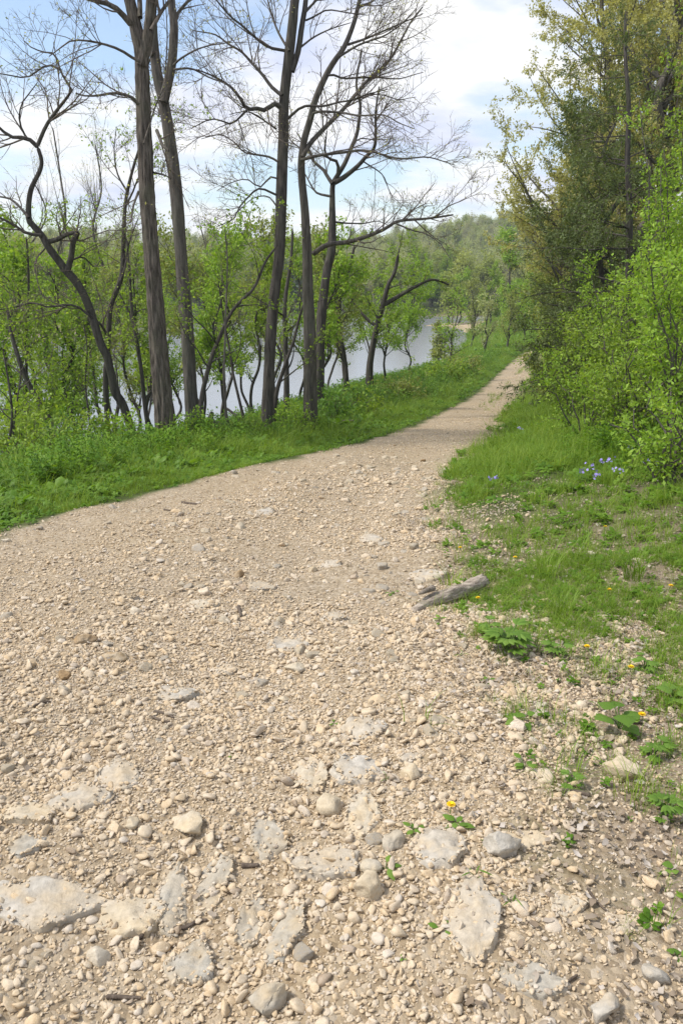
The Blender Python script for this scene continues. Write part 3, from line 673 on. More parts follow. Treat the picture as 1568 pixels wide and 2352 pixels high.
    tree('slim_tree', 'slim dark stem rising in front of the leaning tree and bending right at mid height', 'tree', [(tr, np.array([.06, .055, .052, .05, .045, .035, .025, .015]))], L, (M['bark_dark'], M['twig']), BARE,
         [((2, 3), dict(per_m=6, size=(.04, .075), spread=.03), M['leaf'])], sides=16, flare=.3, trunk_sprouts=dict(per_m=1.2, length=(.6, 1.8), ang=(35, 70), up=.25, wig=.3, t0=.3, k=7, rfac=.3, rmax=.014))
bare_trees()

def stem_tree(name, label, pts, Y, r, leaf='leaf', dY=.2, per=1.2, dens=7, lsize=(.04, .08), sprout_len=(.7, 2.0), bark='bark_dark', t0=.25, cat='tree', group=None, extra=()):
    b = foot(pts[0][0], pts[0][1], Y); tr = trace(pts, Y, dY); tr[0] = b
    lv = [dict(BARE[0], per_m=3.4, length=(.3, 1.0)), dict(BARE[1], per_m=5)]
    return tree(name, label, cat, [(tr, lin(r, r * .35, 8))], [(trace(p, Y + dY * .5, d), lin(a, c)) for p, d, a, c in extra], (M[bark], M['twig']), lv, [((1, 2), dict(per_m=dens * 1.1, size=lsize, spread=.06, clump=3), M[leaf])], group=group, sides=14, flare=.3,
                trunk_sprouts=dict(per_m=per, length=sprout_len, ang=(35, 75), up=.18, wig=.3, t0=t0, k=7, rfac=.45, rmax=.022))
def verge_stems():
    stem_tree('sapling', 'slender sapling right of the smooth grey trunk, curving to the right over the water', [(466, 1022), (462, 970), (464, 912), (483, 830), (502, 780), (530, 719), (560, 685), (585, 659), (610, 600), (640, 560)], 13.6, .05, per=1.6, dens=6, t0=.35)
    stem_tree('sapling', 'thin pale straight pole sapling between the smooth grey trunk and the dark straight trunk', [(536, 1030), (528, 990), (519, 953), (514, 857), (516, 802), (519, 700), (522, 600), (516, 520)], 13.3, .026, per=1.5, dens=7, t0=.4, bark='bark_smooth')
    stem_tree('sapling', 'thin dark sapling left of the dark straight trunk, leaning left over the water', [(566, 985), (549, 917), (535, 857), (527, 802), (515, 740), (500, 640)], 14.6, .034, per=1.6, dens=6, t0=.3)
    stem_tree('sapling', 'slim stem hugging the right side of the dark straight trunk and bending right', [(629, 964), (636, 898), (656, 835), (675, 780), (690, 720), (720, 640)], 15.4, .05, per=1.3, dens=6)
    stem_tree('slim_tree', 'dark slim trunk seen between the dark straight trunk and the one with the long limb', [(658, 934), (658, 857), (655, 775), (655, 690), (668, 600), (672, 520)], 17.5, .075, per=1.1, dens=6)
    stem_tree('riverside_tree', 'dark bent tree at the edge of the open water, leaning right with bright leafy branches', [(848, 892), (850, 831), (865, 751), (877, 708), (891, 655), (906, 625), (915, 580)], 29, .15, dY=0, per=1.7, dens=9, lsize=(.07, .13), sprout_len=(1.0, 3.2), t0=.35,
              extra=[([(880, 700), (900, 690), (935, 669), (979, 646), (1003, 643), (1030, 655)], .8, .09, .03), ([(866, 750), (840, 730), (810, 690), (790, 640)], .5, .07, .02)])
    stem_tree('riverside_tree', 'twin dark trunk left of the bent tree at the open water', [(797, 900), (790, 830), (780, 760), (778, 700), (800, 620), (815, 560)], 27, .12, dY=0, per=1.8, dens=7, lsize=(.06, .11), sprout_len=(.8, 2.6), extra=[([(788, 820), (765, 760), (740, 690), (730, 620)], .5, .07, .02)])
    stem_tree('riverside_tree', 'leaning stem crossing the lower left, thick at the foot and lost in leaves above', [(154, 1050), (138, 1009), (115, 968), (90, 927), (77, 904), (52, 850), (30, 780), (15, 700)], 14.2, .08, per=1.6, dens=9, t0=.3)
    stem_tree('slim_tree', 'upright mossy stem near the left edge behind the undergrowth', [(66, 1065), (62, 968), (60, 880), (62, 760), (66, 640), (60, 540)], 15.6, .05, per=1.8, dens=9)
    stem_tree('slim_tree', 'double stem close behind the left side of the furrowed trunk', [(345, 1015), (333, 932), (325, 855), (318, 809), (303, 713), (297, 620), (290, 540)], 17.5, .06, per=1.5, dens=8, extra=[([(318, 809), (305, 740), (282, 690), (255, 640)], .4, .04, .012)])
    stem_tree('sapling', 'crooked little stem at the far left edge of the bank', [(24, 1110), (18, 1040), (28, 960), (20, 880), (6, 800)], 12.6, .032, per=2.2, dens=9)
    stem_tree('sapling', 'second little stem at the far left, crossing the crooked one', [(48, 1100), (40, 1050), (30, 1000), (38, 930), (48, 850), (30, 780)], 12.9, .026, per=2.2, dens=9)
    stem_tree('sapling', 'thin forked stem standing in the undergrowth left of the slim dark stem', [(212, 1040), (205, 960), (196, 880), (200, 800), (190, 730)], 13.8, .024, per=2.4, dens=9)
verge_stems()

# ------------------------------------------------------------------ leafy trees grown freely
def grown_tree(name, label, base, h, r, spread, leaf, lean=(0, 0), crown=.25, nlimb=16, lsize=(.08, .15), dens=9, cat='tree', bark='bark_dark', group=None, up=.25, lv2=5.0, clump=1, droop=0., wig=.18, ang=(30, 65), twig='twig', order=(1, 2), k2=4, lfall=.55, aspect=.55, ldroop=.3):
    base = np.asarray(base, float); n = 9; s = np.linspace(0, 1, n)[:, None]
    P = base + np.array([0, 0, h]) * s + np.array([lean[0], lean[1], 0]) * h * s ** 1.4 + np.concatenate([[[0, 0, 0]], rng.normal(0, .025 * h, (n - 1, 3)) * np.array([1, 1, .2])])
    R = r * np.linspace(1, .22, n) ** .9
    lv = [dict(per_m=2.6 * 3 / max(spread, 1.2), length=(.22 * spread, .55 * spread), ang=(30, 65), up=up * .5, wig=.22, k=6, rfac=.5, rmax=.03, rmin=.004, droop=droop),
          dict(per_m=lv2 * 1.6 / max(spread, 1.2), length=(.10 * spread, .26 * spread), ang=(30, 60), up=.1, wig=.22, k=k2, rfac=.55, rmax=.01, rmin=.003, droop=droop)]
    return tree(name, label, cat, [(P, R)], [], (M[bark], M[twig]), lv, [(order, dict(per_m=dens * 2.0, size=lsize, spread=lsize[1] * .9, clump=clump, aspect=aspect, droop=ldroop), M[leaf])], group=group, sides=12, flare=.3,
                trunk_sprouts=dict(per_m=nlimb / h, length=(.55 * spread, 1.15 * spread), ang=ang, up=up, wig=wig, t0=crown, k=8, rfac=.5, rmax=.5 * r, rmin=.012, droop=droop, lenfall=lfall), base=base)
def ground_at(x, y): return np.array([x, y, float(H(x, y))])
def uvY(u, v, Y):
    kx, _ = ray(u, v); return ground_at(kx * Y, Y)
def mid_trees():
    # on the river bank, left; (u of the foot, distance, height, spread, leaf, density, label)
    for u, Y, h, sp, lf, dn, lab in (
        (-20, 17, 6.2, 1.9, 'leaf', 9, 'leafy green tree filling the left edge below the twisted limbs'),
        (90, 20, 6.5, 1.8, 'leaf', 8, 'green sprouting tree behind the mossy stem near the left edge'),
        (140, 24, 6.0, 1.7, 'leaf_bright', 8, 'bright green tree behind the leaning tree, left of its broken stub'),
        (215, 22, 6.6, 1.7, 'leaf', 7, 'green tree rising behind the middle of the leaning trunk'),
        (300, 26, 7.0, 1.7, 'leaf_olive', 7, 'olive-green tree showing between the slim dark stem and the furrowed trunk'),
        (-60, 24, 8.0, 2.2, 'leaf_olive', 8, 'tall olive tree partly cut by the left edge, behind the twisted limbs'),
        (470, 27, 6.0, 1.8, 'leaf', 6, 'green bushy tree between the smooth grey trunk and the curving sapling'),
        (560, 30, 5.6, 2.0, 'leaf', 6, 'light green tree at the water left of the dark straight trunk'),
        (690, 31, 6.0, 2.0, 'leaf_bright', 7, 'bright green tree at the water behind the straight trunk with the long limb'),
        (770, 34, 5.8, 2.2, 'leaf', 8, 'round green crown behind the crooked many-limbed tree'),
        (930, 40, 5.2, 2.4, 'leaf_bright', 8, 'yellow-green crown spreading above the open water'),
        (30, 29, 8.5, 2.4, 'leaf_bright', 8, 'bright tree low behind the far left stems'), (180, 31, 7.5, 2.2, 'leaf', 8, 'green tree behind the bright one left of the broken stub'),
        (255, 33, 7.6, 2.2, 'leaf_bright', 7, 'bright green tree between the leaning trunk and slim dark stem'), (400, 34, 7.2, 2.2, 'leaf_bright', 7, 'bright green tree seen between the furrowed and smooth trunks'),
        (620, 38, 6.6, 2.3, 'leaf_olive', 7, 'olive tree behind the dark straight trunk at the water'), (850, 44, 6.4, 2.4, 'leaf', 8, 'green tree left of the yellow-green crown above the water'),
        (40, 15.5, 4.6, 1.5, 'leaf_bright', 7, 'young bright tree just behind the far left stems'), (170, 17, 4.8, 1.4, 'leaf_bright', 7, 'young bright tree under the bend of the leaning trunk'),
        (350, 19, 5.0, 1.3, 'leaf', 6, 'young tree close behind the furrowed trunk'), (500, 20, 4.6, 1.4, 'leaf_bright', 6, 'young bright tree behind the curving sapling'), (590, 21, 4.4, 1.4, 'leaf', 6, 'young tree just left of the dark straight trunk, over the water'),
        (450, 23, 5.6, 1.7, 'leaf_olive', 6, 'pale leafy sapling over the water right of the smooth grey trunk'), (530, 25, 6.0, 1.9, 'leaf_bright', 5, 'pale bright sapling over the water behind the thin pole'), (640, 24, 5.4, 1.7, 'leaf_olive', 6, 'pale olive sapling right behind the dark straight trunk'),
        (790, 26, 5.2, 1.8, 'leaf_olive', 6, 'pale olive sapling before the twin dark trunk'), (880, 33, 5.0, 1.9, 'leaf_bright', 6, 'pale bright sapling behind the bent tree at the open water'),
        (740, 22, 4.6, 1.5, 'leaf_bright', 6, 'young bright tree right of the straight trunk with the long limb'), (-40, 30, 9.0, 2.6, 'leaf', 9, 'tall green tree behind everything at the left edge'), (330, 40, 8.0, 2.6, 'leaf_bright', 8, 'bright crown across the water behind the furrowed trunk')):
        lo = uvY(u, 900, Y); grown_tree('bank_tree', lab, lo, h, .022 + .006 * h, sp, lf, lean=(rng.uniform(-.15, .1), 0), nlimb=20, lsize=(.065, .125), dens=dn * .95, clump=3, k2=3, group='leafy trees on the river bank', up=.3)
    # bare upright willows against the sky
    for u, Y, h, lab in ((185, 27, 11.5, 'fan of thin bare upright stems against the sky, left of the slim dark stem'), (265, 29, 11.2, 'fan of thin bare upright stems against the sky, just left of the furrowed trunk'),
                         (120, 30, 11.0, 'bare upright stems behind the bend of the leaning tree'), (500, 36, 9.4, 'low fan of bare stems between the smooth grey and dark straight trunks')):
        lo = uvY(u, 900, Y); grown_tree('bare_tree', lab, lo, h, .08, 3.0, 'leaf_yellow', nlimb=22, crown=.15, lsize=(.03, .06), dens=1.6, group='bare upright stems by the river', up=.9, lv2=7, ang=(12, 35), twig='twig_grey', bark='bark_smooth')
    # low leafy bushes along the water's edge and trees round the cove; v is where the foot shows
    for u, Y, h, sp, lf, dn, nm, lab in (
        (1035, 50, 4.4, 1.5, 'leaf_bright', 12, 'small_tree', 'small yellow-green tree beside the open water, left of the track'),
        (1010, 62, 3.0, 1.4, 'leaf_olive', 9, 'bush', 'low olive bush at the water edge below the small yellow-green tree'),
        (1110, 66, 4.6, 1.9, 'far_bare', 3, 'bare_bush', 'brown leafless bush tangle left of where the track vanishes'),
        (1165, 74, 5.0, 2.0, 'leaf_olive', 4, 'bare_bush', 'taller half-leafed bush beside the brown leafless tangle'),
        (1085, 84, 6.5, 2.3, 'leaf_olive', 6, 'small_tree', 'olive tree standing behind the brown leafless tangle'),
        (1165, 104, 11.5, 3.4, 'leaf_bright', 9, 'poplar_tree', 'tall bright green tree with forked trunk above the far end of the track'),
        (1225, 100, 9.0, 2.8, 'leaf', 9, 'small_tree', 'rounded green tree right of the tall bright forked one'),
        (1120, 120, 8.0, 3.0, 'leaf', 8, 'small_tree', 'green tree left of the tall bright forked one'),
        (1050, 135, 7.5, 3.2, 'leaf_bright', 8, 'small_tree', 'bright tree on the grassy point at the cove'),
        (985, 168, 8.0, 3.6, 'leaf_bright', 8, 'small_tree', 'yellow-green willow behind the sandbar of the cove'),
        (1015, 172, 10.0, 3.6, 'leaf', 8, 'small_tree', 'taller green tree behind the sandbar of the cove'),
        (1070, 160, 10.5, 3.4, 'leaf_olive', 7, 'small_tree', 'olive tree on the right behind the grassy point'),
        (1205, 84, 5.5, 2.0, 'leaf_bright', 9, 'bush', 'green bush closing the view where the track vanishes'),
        (1180, 92, 4.5, 2.0, 'leaf', 9, 'bush', 'green bush under the tall bright forked tree')):
        lo = uvY(u, 800, Y); k = 1 if Y < 90 else 1.5
        grown_tree(nm, lab, lo, h, .03 + .012 * h, sp, lf, nlimb=16, crown=.12, lsize=(.12 * k, .24 * k) if Y > 60 else (.08, .16), k2=3, dens=dn * .8, group='trees and bushes by the cove', up=.3, clump=2 if Y > 60 else 1, lean=(rng.uniform(-.08, .08), 0))
mid_trees()

def right_side():
    # cedar
    Y = 15.0; b = uvY(1452, 900, Y); top = at(1440, 20, Y)
    h = top[2] - b[2]; n = 10; s = np.linspace(0, 1, n)[:, None]
    P = b + (top - b) * s + np.concatenate([[[0, 0, 0]], rng.normal(0, .02, (n - 1, 3))])
    R = np.linspace(.10, .02, n)
    lv = [dict(per_m=5, length=(.35, .95), ang=(30, 60), up=.0, wig=.18, k=6, rfac=.5, rmax=.012, rmin=.004, droop=.12),
          dict(per_m=8, length=(.14, .40), ang=(25, 55), up=.05, wig=.2, k=3, rfac=.5, rmax=.005, rmin=.003, droop=.1)]
    tree('cedar_tree', 'dark olive cedar with drooping layered branches standing above the right bank', 'tree', [(P, R)], [], (M['bark_dark'], M['twig']), lv,
         [((1, 2), dict(per_m=22, size=(.035, .085), spread=.03, aspect=.34, clump=2), M['leaf_cedar'])], sides=14, flare=.3,
         trunk_sprouts=dict(per_m=7.5, length=(1.4, 3.0), ang=(70, 100), up=.08, wig=.14, t0=.10, k=9, rfac=.3, rmax=.022, rmin=.009, droop=.14, lenfall=.62), base=b)
    Y = 19.5; b = uvY(1360, 850, Y)
    tree_h = 8.2
    grown_tree('cedar_tree', 'smaller dark cedar reaching low over the track, left of the big cedar', b, 6.4, .10, 2.2, 'leaf_cedar', nlimb=50, crown=.10, lsize=(.05, .12), dens=24, aspect=.34, ang=(70, 100), up=.05, droop=.12, clump=2)
    # the oak in catkin behind them and others on the slope
    for u, Y, h, sp, lf, dn, ls, lab in (
        (1325, 25, 12.5, 4.8, 'leaf_yellow', 24, (.05, .10), 'large oak with tan and yellow catkins rising against the sky, behind the cedar'),
        (1470, 22, 14, 4.2, 'leaf_yellow', 20, (.05, .10), 'second yellow-tan oak crown in the top right corner'),
        (1410, 29, 13.0, 4.4, 'leaf_yellow', 18, (.06, .12), 'third yellow-tan oak crown showing between the first and the top right corner'),
        (1330, 40, 10.0, 3.6, 'leaf_yellow', 9, (.08, .15), 'yellow-tan oak lower down the slope, left of the smaller cedar'),
        (1290, 62, 10.5, 3.6, 'leaf_yellow', 9, (.10, .20), 'farthest yellow-tan oak beside the distant wooded hill'),
        (1300, 30, 6.5, 2.6, 'leaf_olive', 10, (.07, .13), 'olive-green tree under the yellow-tan oak, close to the track bend'),
        (1265, 48, 6.5, 2.4, 'leaf', 10, (.09, .17), 'green tree overhanging the far end of the track from the right')):
        b = uvY(u, 800, Y); grown_tree('oak_tree' if 'oak' in lab else 'small_tree', lab, b, h, .04 + .009 * h, sp, lf, nlimb=64 if 'oak' in lab else 28, crown=.18, lsize=ls, dens=dn * .55, up=.24, bark='bark_smooth', lv2=6, clump=3, ldroop=.6, k2=3, ang=(35, 75))
right_side()

def shrub(name, label, base, h, spread, leaf, nstem=9, dens=16, lsize=(.035, .06), group=None, lean=(0, 0), cat='shrub', stem_r=.014):
    base = np.asarray(base, float); P, R = [], []
    for i in range(nstem):
        a = rng.uniform(0, 6.28); tilt = rng.uniform(.15, .75) * spread; hh = h * rng.uniform(.6, 1.05); n = 8; s = np.linspace(0, 1, n)[:, None]
        b = base + np.array([math.cos(a), math.sin(a), 0]) * spread * .22 * rng.random(); b[2] = float(H(b[0], b[1])) - .05
        p = b + np.array([math.cos(a) * tilt + lean[0], math.sin(a) * tilt + lean[1], 0]) * s ** 1.3 + np.array([0, 0, hh]) * (s - .18 * s ** 3) + np.concatenate([[[0, 0, 0]], rng.normal(0, .03, (n - 1, 3))])
        P.append(p); R.append(np.linspace(stem_r, stem_r * .35, n))
    P, R = np.stack(P), np.stack(R); t = thing(name, base, label, cat, group)
    for p, r in zip(P, R):
        V, F = tubes(p[None], r[None], 5); link('stem', mesh_from('stem', V - base, F, M['bark_smooth'], None, True), t)
    g = Geo(); orders = [P]; p, r = P, R
    for lv in (dict(per_m=4.5, length=(.25, .75), ang=(30, 70), up=.12, wig=.22, t0=.12, k=6, rmax=.007, rmin=.003), dict(per_m=6.5, length=(.12, .38), ang=(30, 65), up=.08, wig=.22, t0=.1, k=3, rmax=.004, rmin=.002)):
        p, r = sprout(p, r, **lv); V, F = tubes(p, r, 3); g.add(V, F); orders.append(p)
    o = link('twigs', g.mesh('twigs', M['twig'], base), t); o['kind'] = 'stuff'
    lg = Geo()
    for q in orders[1:]: lg.add(*leaf_geo(q, per_m=dens / 3 * 1.25, size=lsize, spread=lsize[1] * 1.1, aspect=.55, clump=3))
    o = link('foliage', lg.mesh('foliage', M[leaf], base), t); o['kind'] = 'stuff'
    return t
def shrubs():
    # right bank thicket: (u, v of the foot or hidden foot, distance, height, spread, leaf, label)
    for u, Y, h, sp, lf, lab in (
        (1590, 7.6, 2.9, 1.0, 'leaf_bright', 'big bright green shrub pressing in from the right edge, nearest of the thicket'),
        (1545, 9.6, 4.4, 1.1, 'leaf_bright', 'tall bright shrub at the upper right edge, in front of the cedar'),
        (1600, 11.0, 7.0, 1.4, 'leaf', 'tallest green shrub in the top right corner below the oak twigs'),
        (1475, 11.6, 3.0, 1.2, 'leaf_bright', 'bright shrub around the leaning bare stem'),
        (1400, 12.6, 2.5, 1.1, 'leaf', 'deeper green shrub left of the leaning bare stem'),
        (1520, 13.8, 4.6, 1.3, 'leaf_bright', 'bright shrub in front of the lower cedar trunk'),
        (1330, 14.0, 2.0, .9, 'leaf', 'low green shrub at the grass edge in the middle of the thicket'),
        (1405, 16.5, 3.4, 1.3, 'leaf_bright', 'yellow-green shrub under the left branches of the big cedar'),
        (1310, 17.5, 2.6, 1.0, 'leaf', 'green shrub beside the track, below the smaller cedar'),
        (1268, 20.5, 2.5, 1.0, 'leaf_olive', 'pale flowering shrub leaning over the right edge of the track'),
        (1340, 22.5, 3.6, 1.4, 'leaf', 'green shrub behind the pale flowering one'),
        (1255, 26.0, 2.4, 1.1, 'leaf_bright', 'bright small shrub at the narrowing of the track'),
        (1290, 30.0, 3.5, 1.5, 'leaf', 'green shrub beyond the narrowing of the track'),
        (1450, 9.2, 1.4, .8, 'leaf', 'low sprawling bramble at the foot of the leaning bare stem'),
        (1570, 6.6, 1.1, .6, 'leaf_bright', 'low leafy bramble at the right edge beside the blue flowers'),
        (1365, 10.6, 1.3, .8, 'leaf_bright', 'low bright bramble above the blue flowers')):
        b = uvY(u, 900, Y); k = 1 if Y < 12 else 1.25 if Y < 20 else 1.7
        shrub('shrub', lab, b, h, sp, lf, nstem=int(9 + 3 * sp), dens=62 / k, lsize=(.030 * k, .060 * k), group='thicket on the right bank')
    # leaning bare stem with reddish bark
    b = uvY(1465, 1005, 10.6)
    P = trace([(1462, 1012), (1475, 960), (1490, 900), (1500, 870), (1510, 820), (1522, 770), (1535, 740), (1550, 690)], 10.6, -.5); P[0] = b
    tree('leaning_sapling', 'thin leaning bare stem with reddish bark rising through the right thicket', 'tree', [(P, lin(.032, .016))],
         [(trace([(1502, 868), (1470, 890), (1440, 908), (1410, 920), (1380, 935)], 10.3, -.2), lin(.011, .004)), (trace([(1525, 770), (1480, 770), (1430, 785), (1370, 800)], 10.2, -.4), lin(.009, .003)), (trace([(1535, 745), (1500, 725), (1460, 705), (1430, 690)], 10.2, -.3), lin(.009, .003)),
          (trace([(1466, 1000), (1440, 1010), (1400, 1018), (1370, 1028)], 10.5, -.4), lin(.008, .003))], (M['bark_smooth'], M['twig']), [dict(BARE[1], per_m=4), dict(BARE[2], per_m=5)], [((1, 2), dict(per_m=6, size=(.03, .06), spread=.02), M['leaf_bright'])], sides=10, flare=.2)
    # left verge undergrowth
    for u, v, Y, h, sp, lf, lab in (
        (60, 1090, 11.2, 1.2, .8, 'leaf', 'leafy bush at the far left of the verge'), (150, 1060, 12.0, 1.1, .8, 'leaf_deep', 'deep green bush at the foot of the leaning stem, left verge'),
        (235, 1040, 12.2, 1.0, .8, 'leaf', 'mounded green bush left of the furrowed trunk'), (300, 1035, 12.4, .7, .6, 'leaf_bright', 'small bright bush touching the furrowed trunk'),
        (425, 1020, 12.6, .55, .4, 'leaf_bright', 'bright seedling bush between the furrowed and smooth trunks'), (550, 1000, 13.6, .55, .45, 'leaf', 'small bush left of the dark straight trunk'),
        (665, 965, 15.0, .8, .6, 'leaf_bright', 'bright bush between the two straight trunks'), (770, 935, 17.0, 1.0, .9, 'leaf_deep', 'round deep green bush right of the straight trunk'),
        (830, 920, 19.0, .9, .9, 'leaf', 'low green bush on the verge beyond the round one'), (930, 890, 25.0, 1.1, 1.2, 'leaf_olive', 'olive bush at the edge of the bank before the open water'),
        (1010, 850, 36.0, 1.4, 1.5, 'leaf', 'green bush on the bank edge by the open water'), (1060, 830, 44.0, 1.6, 1.6, 'leaf_olive', 'olive bush near the small yellow-green tree'),
        (100, 900, 14.5, 2.4, 1.1, 'leaf_bright', 'tall broad-leaved bush with drooping pale leaves at the left'), (20, 900, 13.2, 2.2, 1.0, 'leaf', 'broad-leaved bush at the left edge under the olive tree')):
        b = uvY(u, v, Y); k = 1 if Y < 16 else 1.6 if Y < 30 else 2.4
        shrub('bush', lab, b, h, sp, lf, nstem=int(9 + 4 * sp), dens=26 / k, lsize=(.04 * k, .075 * k) if h < 2 else (.06, .11), group='undergrowth on the river verge', stem_r=.008, cat='bush')
shrubs()

# ------------------------------------------------------------------ far woods
def far_woods():
    protos = []
    def far_tree(i, mt, h, sp, nleaf, size, conic=False, bare=False):
        g = Geo(); n = 6; P = np.zeros((1, n, 3)); P[0, :, 2] = np.linspace(-.5, h * .75, n); P[0, 1:, :2] = rng.normal(0, .12, (n - 1, 2))
        R = np.linspace(.22, .05, n)[None]
        c, cr = sprout(P, R, per_m=26 / h, length=(sp * .5, sp * 1.15), ang=(25, 60) if not conic else (35, 80), up=.35 if not conic else .2, wig=.15, t0=.2, k=5, rmax=.09, rmin=.03)
        d, dr = sprout(c, cr, per_m=2.2, length=(sp * .25, sp * .6), ang=(30, 60), up=.2, wig=.2, k=4, rmax=.04, rmin=.02)
        for a, b, sd in ((P, R, 6), (c, cr, 4), (d, dr, 3)): V, F = tubes(a, b, sd); g.add(V, F)
        me0 = g.mesh('wood', M['twig_grey'] if bare else M['bark_dark'])
        lens = np.linalg.norm(np.diff(d, axis=1), axis=-1).sum(); V, F, A = leaf_geo(d, per_m=nleaf / lens, size=size, spread=.35, aspect=.8, droop=.0)
        # one mesh, two materials
        wv = np.concatenate(g.v); wf = np.concatenate(g.f); tri = np.concatenate([wf[:, [0, 1, 2]], wf[:, [0, 2, 3]]])
        me = mesh_from('far_tree_shape', np.concatenate([wv, V]), np.concatenate([tri, F + len(wv)]), M['twig_grey'] if bare else M['bark_dark'], {'v': ('FLOAT', np.concatenate([np.zeros(len(wv)), A]).astype(np.float32))})
        me.materials.append(mt); me.polygons.foreach_set('material_index', np.concatenate([np.zeros(len(tri), np.int32), np.ones(len(F), np.int32)]))
        bpy.data.meshes.remove(me0); protos.append(proto('far_tree_shape.%03d' % i, me))
    for i in range(3): far_tree(i, M['far_green'], 10, 4.4, 2800, (.25, .46))
    for i in range(3, 6): far_tree(i, M['far_bare'], 10.5, 4.6, 1700, (.18, .36), bare=True)
    for i in range(6, 8): far_tree(i, M['far_dark'], 7, 3.4, 2600, (.25, .45), conic=True)
    P, I, S = [], [], []
    def place(n, xr, yr, keep, types, pr, sr):
        x = rng.uniform(*xr, n); y = rng.uniform(*yr, n); k = keep(x, y); x, y = x[k], y[k]
        P.append(np.stack([x, y, H(x, y) - .1], 1)); I.append(rng.choice(types, len(x), p=pr)); S.append(rng.uniform(*sr, len(x)))
    all_t = list(range(8))
    def vis(x, y): return (np.abs(x) < .62 * y + 12)
    place(1500, (-130, 150), (60, 235), lambda x, y: vis(x, y) & (y > t_far(x) + 3) & ((x < t_shore(y) - 3) | (y > 172)) & (H(x, y) > ZW + .5), all_t, [.22, .2, .2, .12, .11, .11, .02, .02], (.55, 1.25))
    place(3600, (-260, 300), (228, 500), lambda x, y: vis(x, y) & (H(x, y) > ZW + .5), all_t, [.14, .14, .14, .18, .18, .18, .02, .02], (.7, 1.2))
    place(130, (20, 190), (260, 480), lambda x, y: vis(x, y) & (fbm(x / 40, y / 40, seed=44, octv=2) > -.1), [6, 7], [.5, .5], (.8, 1.3))
    place(260, (14, 95), (105, 235), lambda x, y: (x > t_xr(y) + 3) | ((x > t_shore(y) + 5) & (x < t_xl(y) - 2)), all_t, [.2, .2, .2, .12, .12, .12, .02, .02], (.5, 1.0))
    P, I, S = np.concatenate(P), np.concatenate(I), np.concatenate(S); n = len(P)
    scatter('far_woods', P, np.stack([np.zeros(n), np.zeros(n), rng.uniform(0, 6.28, n)], 1), S[:, None] * rng.uniform(.85, 1.15, (n, 3)), I, protos, 'distant mixed woods on the far bank and the hills beyond')
far_woods()

# ------------------------------------------------------------------ grass, weeds, dead leaves
def blade_clump(n, h, spread, width, bend, mat, seed):
    r = np.random.default_rng(seed); g = Geo(); k = 4
    a = r.uniform(0, 6.28, n); rad = spread * np.sqrt(r.random(n)); b = np.stack([np.cos(a) * rad, np.sin(a) * rad, np.full(n, -.01)], 1)
    dirn = np.stack([np.cos(a + r.normal(0, .9, n)), np.sin(a + r.normal(0, .9, n)), np.zeros(n)], 1); hh = h * r.uniform(.45, 1.1, n)[:, None]; bd = (bend * r.uniform(.2, 1.3, n))[:, None] * hh
    side = np.stack([-dirn[:, 1], dirn[:, 0], np.zeros(n)], 1) * width * r.uniform(.6, 1.2, n)[:, None]
    V = []
    for j in range(k):
        t = j / (k - 1); c = b + np.array([0, 0, 1]) * hh * (t - .35 * t ** 2.5 * bend) + dirn * bd * t ** 2; w = side * (1 - t) ** .7 * .5
        V += [c - w, c + w]
    V = np.stack(V, 1); i = np.arange(n)[:, None] * (2 * k)
    F = np.concatenate([i + np.array([[2 * j, 2 * j + 1, 2 * j + 3, 2 * j + 2]]) for j in range(k - 1)])
    g.add(V.reshape(-1, 3), F, np.repeat(r.random(n), 2 * k)); return g.mesh('grass_shape', mat)
def rosette(n, size, h, mat, seed, aspect=.5, lobes=1):
    """low broad-leaved plant"""
    r = np.random.default_rng(seed); g = Geo()
    for i in range(n):
        a = r.uniform(0, 6.28); el = r.uniform(.15, 1.0); L = size * r.uniform(.6, 1.15); z0 = h * r.random()
        d = np.array([math.cos(a) * math.cos(el), math.sin(a) * math.cos(el), math.sin(el)]); s = np.array([-math.sin(a), math.cos(a), 0.])
        o = np.array([math.cos(a), math.sin(a), 0]) * size * .25 * r.random() + np.array([0, 0, z0])
        up = np.cross(d, s) * -1; V, F = [], []
        ts = [0, .25, .55, .8, 1.0]; ws = [.06, .75, 1.0, .6, 0.0]
        for t, w in zip(ts, ws):
            c = o + d * L * t + np.array([0, 0, -1]) * L * .35 * t * t; e = s * L * aspect * .5 * w
            V += [c - e + up * L * .10 * w, c, c + e + up * L * .10 * w]
        for j in range(4):
            q = j * 3; F += [[q, q + 1, q + 4, q + 3], [q + 1, q + 2, q + 5, q + 4]]
        g.add(np.array(V), np.array(F), np.full(15, r.random()))
    return g.mesh('weed_shape', mat)
